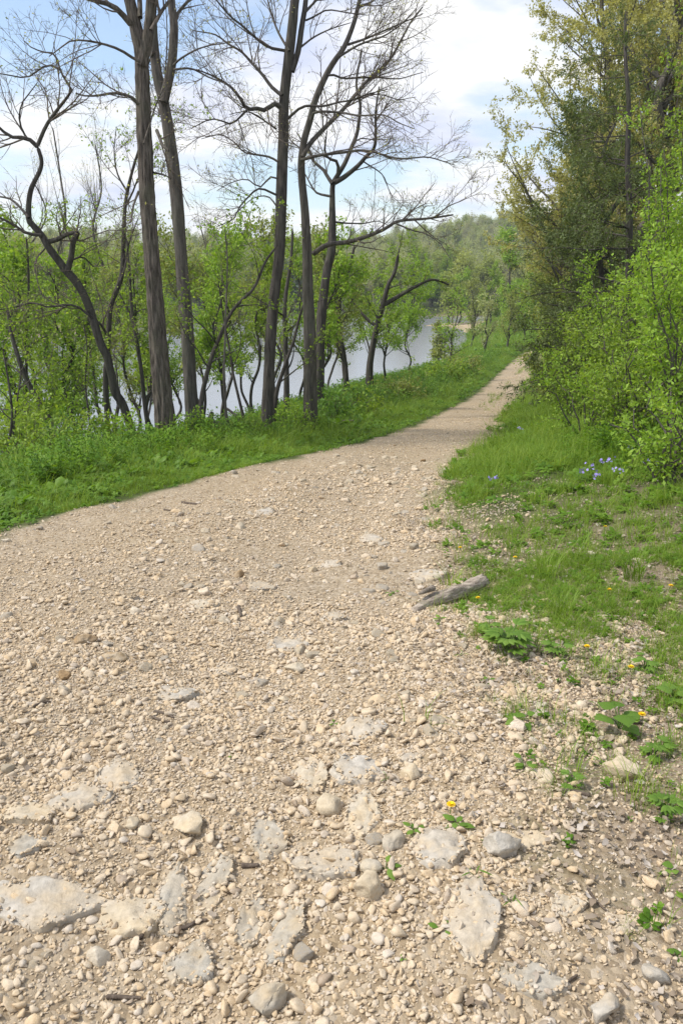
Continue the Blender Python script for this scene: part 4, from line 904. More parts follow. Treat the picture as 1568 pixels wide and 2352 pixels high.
def grass_and_weeds():
    gp = [proto('grass_shape.%03d' % i, blade_clump(16, .19 + .035 * i, .085, .0052, .60 + .15 * (i % 3), M['grass'], 500 + i)) for i in range(6)]
    wp = [proto('weed_shape.%03d' % i, rosette(9 + i, .085 + .012 * i, .10, M['weed'], 600 + i, .42 + .06 * (i % 3))) for i in range(6)]
    P, S, I = [], [], []
    def put(x, y, dens, s0, s1, lo, hi):
        k = rng.random(len(x)) < dens; x, y = x[k], y[k]; n = len(x)
        P.append(np.stack([x, y, H(x, y)], 1)); S.append(rng.uniform(s0, s1, n)); I.append(rng.integers(lo, hi, n))
    # left verge and bank
    for n, y0, y1, sc in ((26000, 4.5, 12, 1.0), (26000, 12, 26, 1.25), (20000, 26, 75, 2.0), (14000, 75, 150, 4.0)):
        y = np.sqrt(rng.random(n) * (y1 ** 2 - y0 ** 2) + y0 ** 2); w = np.where(y < 60, 6.5, 14.0); dl = rng.random(n) * w - .12; x = t_xl(y) - dl
        e = sstep(-.1, .5, dl + .12 * fbm(x / .5, y / .7, seed=21, octv=3)) * (x > t_shore(y) + 1)
        s = .45 + .75 * sstep(.1, 1.6, dl); k = rng.random(n) < e; x, y, s = x[k], y[k], s[k]; nn = len(x)
        P.append(np.stack([x, y, H(x, y)], 1)); S.append(sc * s * (.4 + .85 * rng.random(nn) ** 1.5)); wd = rng.random(nn) < .25 + .45 * (fbm(x / .9, y / .9, seed=81, octv=2) > .05); S[-1] = S[-1] * np.where(wd, .85, 1); I.append(np.where(wd, 6 + rng.integers(0, 6, nn), rng.integers(0, 6, nn)))
    # right verge, patchy among dead leaves near the camera
    for n, y0, y1, sc in ((40000, 1.6, 5.0, .55), (44000, 5, 12, .85), (22000, 12, 26, 1.3), (9000, 26, 70, 2.2)):
        y = np.sqrt(rng.random(n) * (y1 ** 2 - y0 ** 2) + y0 ** 2); dr = rng.random(n) * (4.5 if y1 < 10 else 8) - .25; x = t_xr(y) + dr
        pat = fbm(x / .38, y / .38, seed=57, octv=3) + .25 * fbm(x / 1.8, y / 1.8, seed=52, octv=2)
        cover = sstep(4.5, 11, y + .8 * dr)
        e = np.clip((.30 + .30 * sstep(1.9, 4.4, y + .45 * dr) + .55 * cover) * sstep(-.50 - .5 * cover, .40, pat) + .05, 0, 1) * sstep(-.25, .45, dr + .40 * fbm(x / .4, y / .4, seed=53, octv=2))
        k = (rng.random(n) < e) & (x < .62 * (y + 2.4)); x, y = x[k], y[k]; nn = len(x)
        P.append(np.stack([x, y, H(x, y)], 1)); wd = rng.random(nn) < .34; S.append(sc * (.6 + .45 * cover[k] + .25 * sstep(4.5, 3, y)) * (.45 + .8 * rng.random(nn) ** 1.6) * np.where(wd, .72 - .26 * sstep(4.5, 3.2, y), 1)); I.append(np.where(wd, 6 + rng.integers(0, 6, nn), rng.integers(0, 6, nn)))
    # sprigs strung along the crown of the far track
    y = rng.uniform(22, 62, 260); x = t_xl(y) * .5 + t_xr(y) * .5 + rng.normal(0, .12, 260); put(x, y, (fbm(x / 2, y / 3, seed=55) > .05) * 1., .5, .9, 0, 6)
    P, S, I = np.concatenate(P), np.concatenate(S), np.concatenate(I); n = len(P)
    rot = np.stack([rng.normal(0, .12, n), rng.normal(0, .12, n), rng.uniform(0, 6.28, n)], 1)
    for nm, lab, sel, pr, off in (('grass', 'spring grass on both verges of the track', I < 6, gp, 0), ('ground_cover', 'low leafy weeds growing among the grass of the verges', I >= 6, wp, 6)):
        scatter(nm, P[sel], rot[sel], np.repeat(S[sel][:, None], 3, 1) * rng.uniform(.85, 1.2, (sel.sum(), 3)), I[sel] - off, pr, lab)
    # taller leafy stalks along the top of the river bank and under the thicket
    tp = []
    for i in range(5):
        r = np.random.default_rng(650 + i); g = Geo()
        for st in range(5):
            h = .42 * r.uniform(.5, 1.1); a = r.uniform(0, 6.28); tip = np.array([math.cos(a) * .10, math.sin(a) * .10, h]); o0 = np.array([r.normal(0, .05), r.normal(0, .05), -.02])
            for q in range(9):
                t = .15 + .85 * q / 8; c = o0 + tip * np.array([t * t, t * t, t]); aa = q * 2.4 + a; L = .085 * (1.15 - .5 * t) * r.uniform(.8, 1.2); el = r.uniform(-.1, .6)
                d = np.array([math.cos(aa) * math.cos(el), math.sin(aa) * math.cos(el), math.sin(el)]); sd = np.array([-math.sin(aa), math.cos(aa), 0]) * L * .26
                m1 = c + d * L * .5 + np.array([0, 0, .01]); g.add(np.array([c, m1 - sd, c + d * L + np.array([0, 0, -.02]), m1 + sd]), np.array([[0, 1, 2, 3]]), np.full(4, r.random()))
            V, F = tubes((o0 + tip * np.stack([np.linspace(0, 1, 4) ** 2] * 2 + [np.linspace(0, 1, 4)], 1))[None], np.full((1, 4), .0025), 3); g.add(V, F, np.full(len(V), .2))
        tp.append(proto('stalk_shape.%03d' % i, g.mesh('stalk_shape', M['weed'])))
    n = 9000; y = 5 + 60 * rng.random(n) ** 1.7; dl = 1.3 + 6 * rng.random(n); x = t_xl(y) - dl; k = (rng.random(n) < .25 + .75 * sstep(-.3, .4, fbm(x / 1.1, y / 1.1, seed=71, octv=2) + .25 * (dl - 2))) & (x > t_shore(y) + .5)
    n2 = 5200; y2 = 7 + 32 * rng.random(n2) ** 1.3; x2 = t_xr(y2) + 1.1 + 4.5 * rng.random(n2); k2 = rng.random(n2) < sstep(-.2, .5, fbm(x2 / .9, y2 / .9, seed=72, octv=2) + .3 * (x2 - t_xr(y2) - 2))
    x, y = np.concatenate([x[k], x2[k2]]), np.concatenate([y[k], y2[k2]]); n = len(x); sc = rng.uniform(.5, 1.25, n) * np.clip(.75 + y / 40, .8, 1.8) * np.where(np.arange(n) < k.sum(), 1, .75)
    scatter('tall_weeds', np.stack([x, y, H(x, y)], 1), np.stack([rng.normal(0, .15, n), rng.normal(0, .15, n), rng.uniform(0, 6.28, n)], 1), np.repeat(sc[:, None], 3, 1), rng.integers(0, 5, n), tp, 'knee-high leafy weeds along the top of the bank and under the thicket')
    # dead leaves
    lp = []
    for i in range(6):
        r = np.random.default_rng(700 + i); n, m = 5, 3; V = []
        for a in range(n):
            t = a / (n - 1); w = math.sin(math.pi * min(1, .08 + t * .95)) * .32 * r.uniform(.7, 1.2)
            for b in range(m):
                q = b - 1; V.append([(t - .5), q * w, .16 * math.sin(t * 3 + i) + .18 * q * q * r.uniform(-.5, 1) + r.normal(0, .03)])
        F = [[a * m + b, a * m + b + 1, (a + 1) * m + b + 1, (a + 1) * m + b] for a in range(n - 1) for b in range(m - 1)]
        lp.append(proto('dead_leaf_shape.%03d' % i, mesh_from('dead_leaf_shape', np.array(V), np.array(F), M['litter'], {'v': ('FLOAT', np.full(len(V), r.random(), np.float32))})))
    for i in range(6, 9):
        r = np.random.default_rng(700 + i); Pp = np.zeros((1, 5, 3)); Pp[0, :, 0] = np.linspace(-.8, .8, 5); Pp[0, :, 1:] = r.normal(0, .05, (5, 2)); V, F = tubes(Pp, np.full((1, 5), .022), 4)
        lp.append(proto('dead_leaf_shape.%03d' % i, mesh_from('dead_leaf_shape', V, F, M['straw'], {'v': ('FLOAT', np.full(len(V), r.random(), np.float32))})))
    x, y = rand_xy(150000, 1.0, 9, xr=.86); d = litter_mask(x, y) * np.clip(.55 + .9 * fbm(x / .4, y / .4, seed=61, octv=3), .05, 1) + .03 * (road_mask(x, y) > .5) * (fbm(x / .3, y / .3, seed=62) > .2) + .5 * sstep(-.6, .0, x - t_xr(y)) * (fbm(x / .25, y / .25, seed=63) > .15)
    k = rng.random(len(x)) < d; x, y = x[k], y[k]; n = len(x); s = rng.uniform(.010, .030, n)
    scatter('leaf_litter', np.stack([x, y, H(x, y) + .006 + .012 * rng.random(n)], 1), np.stack([rng.normal(0, .35, n), rng.normal(0, .35, n), rng.uniform(0, 6.28, n)], 1), s[:, None] * rng.uniform(.8, 1.3, (n, 3)), rng.choice(9, n, p=[.13] * 6 + [.22 / 3] * 3), lp, 'grey-brown dead leaves and straw along the right edge of the track')
grass_and_weeds()

# ------------------------------------------------------------------ rocks that stand out
def px_size(p, du):                                      # metres covered by du units of the photograph at point p
    return du / 2.297 * np.linalg.norm(p) / FOC * 1.0
def rock(kind, u, v, w, h, mt, label, name=None, tilt=0., sub=4, turn=None, tall=.5, seed=None):
    p = hit(u, v); dep = math.atan2(-p[2], p[1]); w, h = (w * .86, h * .9) if kind == 'slab' else (w, h); w = min(w, 215); W2 = px_size(p, w) / 2; D2 = px_size(p, h) / 2 / math.sin(dep) if kind == 'slab' else W2 * .8
    sd = seed or int(u * 7 + v * 3) % 991
    if kind == 'slab':
        D2 = min(D2, W2 * 2.6); V, F = slab_shape(min(sub, 4), sd, 6 + sd % 4, bumpy=.12); hz = .24 * min(W2, D2) + .014; V = V * np.array([W2 * 1.28, D2 * 1.28, hz]); z = p[2] - .006
    else:
        V, F = stone_shape(sub, sd, 14, .45, .8, .10); hh = px_size(p, h) / math.cos(dep) * tall; V = V * np.array([W2 * 1.1, D2 * 1.1, hh]); z = p[2] + hh * .30
    q = np.array([sd * .37, sd * .11, 0]) + V / .035; V = V + unit(V) * (min(.004, .04 * W2) * (fbm(q[:, 0], q[:, 1], q[:, 2], sd, 3) - .8 * np.maximum(vnoise(q[:, 0] * .6, q[:, 1] * .6, q[:, 2], sd + 9), .2)))[:, None]
    V[:, 2] += V[:, 0] * tilt
    a = turn if turn is not None else (rng.uniform(-.25, .25) if kind == 'slab' else rng.uniform(-.6, .6)); c, s = math.cos(a), math.sin(a)
    V = np.stack([V[:, 0] * c - V[:, 1] * s, V[:, 0] * s + V[:, 1] * c, V[:, 2]], 1)
    if kind == 'slab':                                  # ledges follow the lie of the track
        V[:, 2] += np.clip((H(p[0] + V[:, 0], p[1] + V[:, 1]) - p[2]) * .7, -.05, .05)
    o = link(name or ('flat_rock' if kind == 'slab' else 'rock'), mesh_from('rock', V, F, M[mt], None, False), None, (p[0], p[1], z)); o['kind'] = 'thing'
    if kind == 'slab':
        rad = np.hypot(V[:, 0] / W2, V[:, 1] / D2); c = np.flatnonzero((V[:, 2] > 0) & (rad > .30 + .45 * vnoise(V[:, 0] / .1, V[:, 1] / .1, 0, sd)))
        if len(c): ON_ROCKS.append(V[rng.choice(c, min(len(c), int(60 + 4200 * W2 * D2)))] + np.array([p[0], p[1], z]))
    return tag(o, label, 'rock', 'embedded limestone ledges of the track' if kind == 'slab' else 'loose rocks on the track')
ON_ROCKS = []
ROCKS = [
 ('slab', 838, 1682, 115, 58, 'lime', 'pale grey slab in mid track, highest of the large embedded slabs', 4),
 ('slab', 822, 1778, 135, 74, 'lime', 'broad grey slab below the highest large slab in mid track', 4),
 ('slab', 712, 1788, 95, 84, 'lime_tan', 'tan-grey slab touching the left of the broad grey slab', 4),
 ('slab', 268, 1792, 120, 60, 'lime', 'grey slab at the left, upper one of the left ledge row', 4),
 ('slab', 185, 1845, 140, 62, 'lime', 'grey slab at the left, middle of the left ledge row', 4),
 ('slab', 65, 1878, 130, 50, 'lime_tan', 'tan slab at the left edge, lower end of the left ledge row', 4),
 ('slab', 58, 1942, 105, 54, 'lime_grey', 'weathered grey slab at the left edge below the tan ledge', 4),
 ('slab', 1008, 1948, 140, 120, 'lime', 'large light grey slab left of the white boulder', 5),
 ('slab', 742, 1990, 200, 66, 'lime', 'long flat grey slab left of the large light grey slab', 5),
 ('slab', 610, 1928, 88, 115, 'lime_grey', 'rough upright-lying grey slab at the left end of the long flat slab', 4),
 ('slab', 832, 1882, 90, 96, 'lime_tan', 'tan slab with sand on it above the long flat slab', 4),
 ('slab', 1082, 2112, 110, 190, 'lime', 'long narrow grey slab pointing down towards the bottom right', 5),
 ('slab', 105, 2078, 300, 96, 'lime', 'widest pale ledge at the lower left edge', 5),
 ('slab', 300, 2110, 170, 90, 'lime_tan', 'tan ledge continuing right from the widest pale ledge', 4),
 ('slab', 395, 2060, 90, 190, 'lime_grey', 'jagged dark grey outcrop right of the tan ledge', 5),
 ('slab', 490, 2040, 80, 130, 'lime_grey', 'second jagged grey outcrop with moss beside the first', 4),
 ('slab', 578, 2128, 70, 130, 'lime_grey', 'left arm of the hook-shaped grey outcrop near the bottom', 4),
 ('slab', 655, 2150, 90, 200, 'lime_grey', 'right arm of the hook-shaped grey outcrop near the bottom', 5),
 ('slab', 438, 2225, 120, 96, 'lime_grey', 'rough grey rock near the bottom, left of the hook-shaped outcrop', 4),
 ('slab', 402, 1600, 110, 46, 'lime', 'flat pale slab half buried left of centre', 4),
 ('slab', 655, 1486, 110, 34, 'lime', 'pale weathered ledge in mid track level with the leafy clump', 4),
 ('slab', 510, 1545, 70, 26, 'lime', 'small flat ledge left of the mid-track ledge', 3),
 ('slab', 600, 1350, 76, 28, 'lime', 'pale flat slab beside the dark brown stone', 3),
 ('slab', 852, 1240, 70, 26, 'lime', 'pale slab on the track left of the first yellow flowers', 3),
 ('slab', 980, 1326, 90, 34, 'lime', 'pale cream slab just behind the driftwood log', 3),
 ('slab', 770, 1420, 90, 26, 'lime', 'thin pale ledge left of the driftwood log', 3),
 ('slab', 760, 1300, 70, 20, 'lime', 'thin pale ledge above the one left of the log', 3),
 ('slab', 610, 1178, 56, 18, 'lime', 'small pale ledge where the rough ground begins', 3),
 ('slab', 470, 1392, 80, 22, 'lime_tan', 'thin tan ledge right of the wheel line', 3),
 ('slab', 1220, 2270, 150, 60, 'lime_grey', 'flat grey slab among dead leaves at the bottom right', 4),
 ('slab', 1300, 2080, 90, 40, 'lime_tan', 'tan slab with moss below the white boulder to the right', 4),
 ('slab', 1440, 2130, 90, 46, 'lime', 'pale slab among dead leaves at the right', 4),
 ('slab', 1215, 1940, 130, 40, 'lime_tan', 'low tan ledge right of the white boulder', 4),
 ('slab', 940, 1745, 60, 26, 'lime', 'small pale slab right of the broad grey slab', 3),
 ('rock', 1152, 1962, 78, 66, 'lime', 'white boulder sitting loose right of the large light grey slab', 4),
 ('rock', 1432, 1786, 86, 58, 'lime_tan', 'blocky tan boulder among dead leaves at the right', 4),
 ('rock', 897, 1946, 66, 46, 'lime_grey', 'dark arched rock between the tan slab and the large light grey slab', 4),
 ('rock', 192, 1478, 58, 40, 'lime_brown', 'brown angular rock standing up at the left', 4),
 ('rock', 262, 1514, 64, 28, 'lime_brown', 'flat brown rock below the angular standing one', 3),
 ('rock', 546, 1325, 36, 20, 'lime_brown', 'dark brown stone on the track, upper middle', 3),
 ('rock', 682, 1543, 62, 34, 'lime_tan', 'tan rounded rock below the mid-track ledge', 3),
 ('rock', 652, 1613, 36, 24, 'lime_tan', 'small golden stone right of the half buried slab', 3),
 ('rock', 534, 1088, 24, 18, 'lime', 'white stone at the grass edge below the curving sapling', 3),
 ('rock', 303, 1906, 36, 38, 'lime_tan', 'yellow block of stone right of the weathered slab at left', 3),
 ('rock', 845, 2050, 92, 52, 'lime_tan', 'orange-tan rock below the long flat slab', 4),
 ('rock', 620, 2322, 86, 56, 'lime_grey', 'grey rock at the bottom edge, left of centre', 4),
 ('rock', 850, 2000, 50, 26, 'lime_tan', 'tan stone wedged at the right end of the long flat slab', 3),
 ('rock', 312, 1408, 34, 18, 'lime_tan', 'tan stone above the brown standing rock', 3),
 ('rock', 148, 1560, 32, 26, 'lime_brown', 'brown stone left of the flat brown rock', 3),
 ('rock', 148, 1592, 32, 26, 'lime', 'pale stone just below the brown one at left', 3),
 ('rock', 948, 1262, 30, 24, 'lime_grey', 'grey pointed stone at the edge of the grass behind the log', 3),
 ('rock', 972, 1060, 14, 11, 'lime_brown', 'brown stone far down the track near the right edge', 3),
 ('rock', 888, 1112, 26, 14, 'lime_tan', 'tan stone on the track before the bend', 3),
 ('rock', 552, 1213, 36, 20, 'lime_tan', 'tan stone at the upper end of the rough ground', 3),
 ('rock', 720, 1312, 30, 20, 'lime_tan', 'tan stone above the thin pale ledges', 3),
 ('rock', 12, 1245, 24, 14, 'lime_tan', 'stone at the grass edge on the far left', 3),
 ('rock', 945, 1790, 60, 40, 'lime_tan', 'tan rock right of the broad grey slab', 3),
 ('rock', 760, 1860, 70, 44, 'lime_tan', 'rounded tan rock left of the sandy slab', 3),
 ('rock', 440, 1912, 80, 44, 'lime_tan', 'flat tan rock between the yellow block and the rough upright slab', 3),
 ('rock', 222, 2215, 60, 40, 'lime_tan', 'small tan rock below the widest pale ledge', 3),
 ('rock', 1505, 2260, 60, 40, 'lime', 'pale rock at the bottom right edge', 3),
 ('rock', 1385, 2335, 70, 50, 'lime', 'pale broken rock at the bottom, right of centre', 3)]
for k, u, v, w, h, mt, lab, sub in ROCKS: rock(k, u, v, w, h, mt, lab, sub=sub)
def gravel_on_rocks():
    P = np.concatenate(ON_ROCKS); n = len(P); r = .0035 + .007 * rng.random(n) ** 2.5; P[:, 2] += r * .3; pr = list(bpy.data.collections['gravel_shapes'].objects)
    o = scatter('gravel', P, np.stack([rng.normal(0, .35, n), rng.normal(0, .35, n), rng.uniform(0, 6.28, n)], 1), r[:, None] * rng.uniform(.8, 1.25, (n, 3)), rng.integers(0, 12, n), pr, 'grit and small gravel lodged on the embedded slabs'); o.parent = TRACK
gravel_on_rocks()

# ------------------------------------------------------------------ driftwood, sticks, fallen trunk
def log_mesh(P, R, sides, mat, base, seed, rough=.18):
    k = len(R); V, F = tubes(P[None], R[None], sides); V = V.reshape(k, sides, 3); th = np.arange(sides) / sides * 2 * np.pi; s = np.linspace(0, 4, k)[:, None]
    d = V - P[:, None]; amp = rough * fbm(np.cos(th)[None] * 2.2 + seed, np.sin(th)[None] * 2.2, s, seed, 4) + rough * .6 * vnoise(np.cos(th)[None] * 5, np.sin(th)[None] * 5 + seed, s * .7, seed + 2)
    V = P[:, None] + d * (1 + amp)[..., None]; V[0] = P[0] + (V[0] - P[0]) * .25 + .6 * (P[1] - P[0]); V[-1] = P[-1] + (V[-1] - P[-1]) * .25 - .6 * (P[-1] - P[-2])
    return mesh_from('log', V.reshape(-1, 3) - base, F, mat, None, True)
def driftwood():
    a, b = hit(945, 1408), hit(1112, 1352); k = 40; s = np.linspace(0, 1, k)[:, None]
    P = a + (b - a) * s; P[:, 2] = H(P[:, 0], P[:, 1]).mean() * .6 + H(P[:, 0], P[:, 1]) * .4 + .022 + .012 * s[:, 0]; P[:, 1] += .012 * np.sin(s[:, 0] * 7)
    R = np.interp(s[:, 0], [0, .08, .25, .6, .85, 1], [.018, .030, .040, .049, .048, .044])
    t = thing('driftwood_log', P[20], 'weathered grey driftwood log lying at the edge of the gravel', 'log')
    wood = link('wood', log_mesh(P, R, 32, M['driftwood'], P[20], 5, .26), t)
    q = a + (b - a) * np.linspace(.08, .30, 12)[:, None]; q[:, 2] = H(q[:, 0], q[:, 1]) + .07 + .01 * np.linspace(0, 1, 12); q[:, 1] += .05
    link('splinter', log_mesh(q, np.interp(np.linspace(0, 1, 12), [0, .3, 1], [.004, .012, .02]), 8, M['deadwood'], P[20], 8), wood)
driftwood()
def stick(pts, r, label, mt='stick', lift=.006, name='stick'):
    q = np.array([hit(*p) for p in pts]); q[:, 2] += lift; P = smooth_line(q, 14); P[:, 2] = np.maximum(P[:, 2], H(P[:, 0], P[:, 1]) + lift)
    base = P[7].copy(); o = link(name, log_mesh(P, r * np.linspace(1, .6, 14), 8, M[mt], base, int(pts[0][0]) % 60, .15), None, base)
    return tag(o, label, 'stick', 'sticks lying on the track')
for pts, r, lab in (
    ([(415, 1156), (437, 1158), (455, 1160)], .016, 'dark stick lying across the smooth gravel near the left grass'),
    ([(375, 1172), (395, 1174)], .008, 'short twig left of the dark stick on the smooth gravel'),
    ([(350, 1638), (378, 1646), (402, 1656)], .007, 'brown stick below the half buried pale slab'),
    ([(345, 1652), (375, 1660), (395, 1662)], .005, 'thinner stick just under the brown one'),
    ([(75, 1628), (95, 1622), (120, 1616)], .006, 'dark stick at the left below the pale stone'),
    ([(392, 2135), (425, 2142), (455, 2132), (482, 2128)], .006, 'crooked stick lying on the jagged outcrop'),
    ([(318, 2175), (330, 2150), (340, 2130)], .007, 'bent twig left of the crooked stick'),
    ([(552, 2000), (575, 2003), (598, 2000)], .008, 'light brown stick end at the long flat slab'),
    ([(1210, 2290), (1270, 2278), (1330, 2255)], .005, 'thin stick among dead leaves at the bottom right'),
    ([(1285, 1828), (1320, 1826), (1358, 1832)], .012, 'strip of dark bark left of the blocky tan boulder'),
    ([(548, 1395), (554, 1420)], .012, 'short grey stick standing out of the gravel in mid track'),
    ([(1345, 2045), (1370, 2080), (1395, 2110)], .004, 'straight dry straw stalk at the lower right'),
    ([(1445, 1440), (1420, 1470), (1390, 1510)], .004, 'dry bent stalk beside the yellow dandelion'),
    ([(240, 2305), (300, 2310), (330, 2300)], .006, 'dark twig at the bottom left')):
    stick(pts, r, lab)
def fallen_trunk():
    Y = 14.8; b = foot(520, 990, Y)
    t = thing('fallen_trunk', b, 'dark fallen trunk with broken branches lying on the bank behind the curving sapling', 'log')
    for pts, r0, r1, nm in (([(465, 962), (495, 972), (524, 988), (560, 1000), (610, 1004)], .05, .085, 'trunk'), ([(468, 983), (490, 984), (508, 982), (530, 990)], .03, .05, 'branch'), ([(560, 990), (552, 965), (530, 945), (515, 935)], .04, .02, 'branch'),
                            ([(484, 1003), (486, 985), (484, 962), (487, 945)], .09, .04, 'stub')):
        P = trace(pts, Y, .3, 24); P[:, 2] = np.maximum(P[:, 2], H(P[:, 0], P[:, 1]) + .02)
        link(nm, log_mesh(P, np.linspace(r0, r1, 24), 14, M['bark_dark'], b, 3, .2), t)
    for pts, lab in (([(752, 968), (775, 955), (800, 940), (815, 935)], 'grey dead branch lying in the verge grass right of the straight trunk'),):
        Y2 = 15.8; P = trace(pts, Y2, .6, 16); P[:, 2] = H(P[:, 0], P[:, 1]) + .10 + .12 * np.linspace(0, 1, 16); o = link('dead_branch', log_mesh(P, np.linspace(.03, .015, 16), 8, M['deadwood'], P[0], 9), None, P[0]); tag(o, lab, 'branch')
fallen_trunk()

# ------------------------------------------------------------------ single plants and flowers
M['weed_single'] = leaf_mat('plant_leaf', (.09, .18, .025), (.15, .27, .04), (.23, .36, .07), trans=.42)
def plant(u, v, w, label, kind='seedling', n=5, name='seedling'):
    p = hit(u, v + w * .25); S = px_size(p, w) / 2; t = thing(name, p - np.array([0, 0, .004]), label, 'plant', 'small plants on and beside the track')
    g = Geo(); sg = Geo(); sd = int(u * 3 + v) % 997; r = np.random.default_rng(sd)
    for i in range(n):
        a = i / n * 6.28 + r.uniform(-.5, .5); el = r.uniform(.25, .9); L = S * r.uniform(.6, .95); h = S * (r.uniform(.15, .9) if kind != 'seedling' else r.uniform(.2, .6))
        d0 = np.array([math.cos(a), math.sin(a), 0.]); o = d0 * S * r.uniform(.1, .45) + np.array([0, 0, h])
        st = np.stack([np.zeros(3), o * np.array([.4, .4, .6]), o])[None]; V, F = tubes(smooth_line(st[0], 6)[None], np.full((1, 6), max(.0012, S * .02)), 4); sg.add(V, F)
        subs = [0] if kind != 'palmate' else [-.9, -.45, 0, .45, .9]
        for da in subs:
            aa = a + da; d = np.array([math.cos(aa) * math.cos(el * .6), math.sin(aa) * math.cos(el * .6), math.sin(el * .6)]); s = np.array([-math.sin(aa), math.cos(aa), 0.]); upv = -np.cross(d, s)
            LL = L * (1 if kind != 'palmate' else .8 * (1 - .3 * abs(da))); asp = {'seedling': .55, 'palmate': .34, 'heart': .95, 'blade': .13}[kind]
            ts = np.linspace(0, 1, 7); ws = np.sin(np.pi * np.clip(ts, 0.02, 1) ** (.75 if kind != 'heart' else .5)) ; VV = []
            for tt, ww in zip(ts, ws):
                c = o + d * LL * tt + np.array([0, 0, -.4]) * LL * tt * tt; e = s * LL * asp * .5 * ww
                VV += [c - e + upv * LL * .09 * ww, c, c + e + upv * LL * .09 * ww]
            FF = []
            for j in range(6):
                q = j * 3; FF += [[q, q + 1, q + 4, q + 3], [q + 1, q + 2, q + 5, q + 4]]
            g.add(np.array(VV), np.array(FF), np.full(21, r.uniform(.2, .9)))
    link('stalks', sg.mesh('stalks', M['stem_green']), t); link('leaves', g.mesh('leaves', M['weed_single'], (0, 0, 0), True), t)
for u, v, w, n, kd, lab in (
    (1165, 1462, 150, 16, 'palmate', 'largest clump of divided leaves, right below the driftwood log'), (1120, 1440, 80, 8, 'palmate', 'divided-leaf plant at the upper left of the largest clump'),
    (1278, 1488, 84, 9, 'palmate', 'bright divided-leaf plant right of the largest clump'), (1196, 1645, 70, 5, 'heart', 'plant with rounded leaves below the largest clump'),
    (1420, 1648, 110, 7, 'heart', 'broad rounded-leaf plant at the right, under the dandelions'), (1203, 1752, 64, 6, 'seedling', 'bright leafy plant left of the blocky tan boulder'),
    (1312, 1790, 74, 7, 'palmate', 'low divided plant between the bright leafy plant and the tan boulder'), (1520, 1858, 104, 10, 'palmate', 'bright plant at the right edge below the tan boulder'),
    (950, 1905, 50, 5, 'seedling', 'seedling at the top left corner of the large light grey slab'), (885, 1985, 64, 4, 'seedling', 'four-leaved seedling between the long and the large slabs'),
    (1045, 1886, 70, 7, 'seedling', 'low plant above the large light grey slab'), (1128, 1930, 56, 5, 'blade', 'narrow-leaved plant behind the white boulder'),
    (1020, 2124, 58, 4, 'seedling', 'seedling on the left side of the long narrow slab'), (924, 2206, 26, 3, 'seedling', 'tiny seedling in the gravel near the bottom centre'),
    (532, 1738, 26, 3, 'seedling', 'tiny seedling alone in the gravel left of centre'), (766, 1656, 30, 3, 'seedling', 'tiny seedling left of the highest large slab'),
    (1175, 2072, 70, 5, 'blade', 'thin-bladed sprig below the white boulder'), (1530, 2000, 46, 4, 'heart', 'round-leaved plant at the right edge'), (1555, 2200, 50, 4, 'heart', 'round leaf at the lower right edge'),
    (1090, 2010, 70, 6, 'blade', 'grassy sprig left of and below the white boulder'), (888, 1790, 40, 3, 'blade', 'small blades on the broad grey slab'), (900, 1358, 36, 4, 'seedling', 'seedling left of the driftwood log'),
    (1010, 1420, 40, 4, 'seedling', 'seedling under the driftwood log'), (1500, 1720, 90, 9, 'palmate', 'leafy weed at the right edge above the tan boulder'), (1545, 1600, 80, 8, 'heart', 'round-leaved weed at the right edge under the dandelions'), (1120, 1560, 40, 5, 'seedling', 'small seedling in the gravel under the largest clump'), (1060, 1500, 40, 4, 'blade', 'thin blades in the gravel left of the largest clump'),
    (1480, 1520, 80, 10, 'palmate', 'weed clump among the grass at the right edge'), (1370, 1620, 40, 5, 'blade', 'blades beside the broad rounded-leaf plant')):
    plant(u, v, w, lab, kd, n)
def tuft(u, v, hpx, label, n=60, spread=.06, bend=.85):
    p = hit(u, v); h = px_size(p, hpx); me = blade_clump(n, h * 1.25, spread, .0042, bend, M['grass'], int(u)); t = thing('grass_tuft', p, label, 'grass tuft', 'grass tufts at the right edge'); link('blades', me, t)
for u, v, h, lab, n in ((1290, 1418, 90, 'dense dark grass tuft right of the driftwood log', 90), (1252, 1335, 120, 'tall loose grass tuft behind the dense dark one', 60), (1455, 1330, 110, 'tall dark grass tuft near the right edge', 80),
                        (1032, 1345, 60, 'grass tuft directly behind the driftwood log', 40), (960, 1668, 90, 'thin grass tuft arching left by the highest large slab', 9), (1330, 1290, 90, 'grass tuft between the two tall ones', 40), (1230, 1500, 50, 'short tuft beside the largest leafy clump', 30)):
    tuft(u, v, h, lab, n)
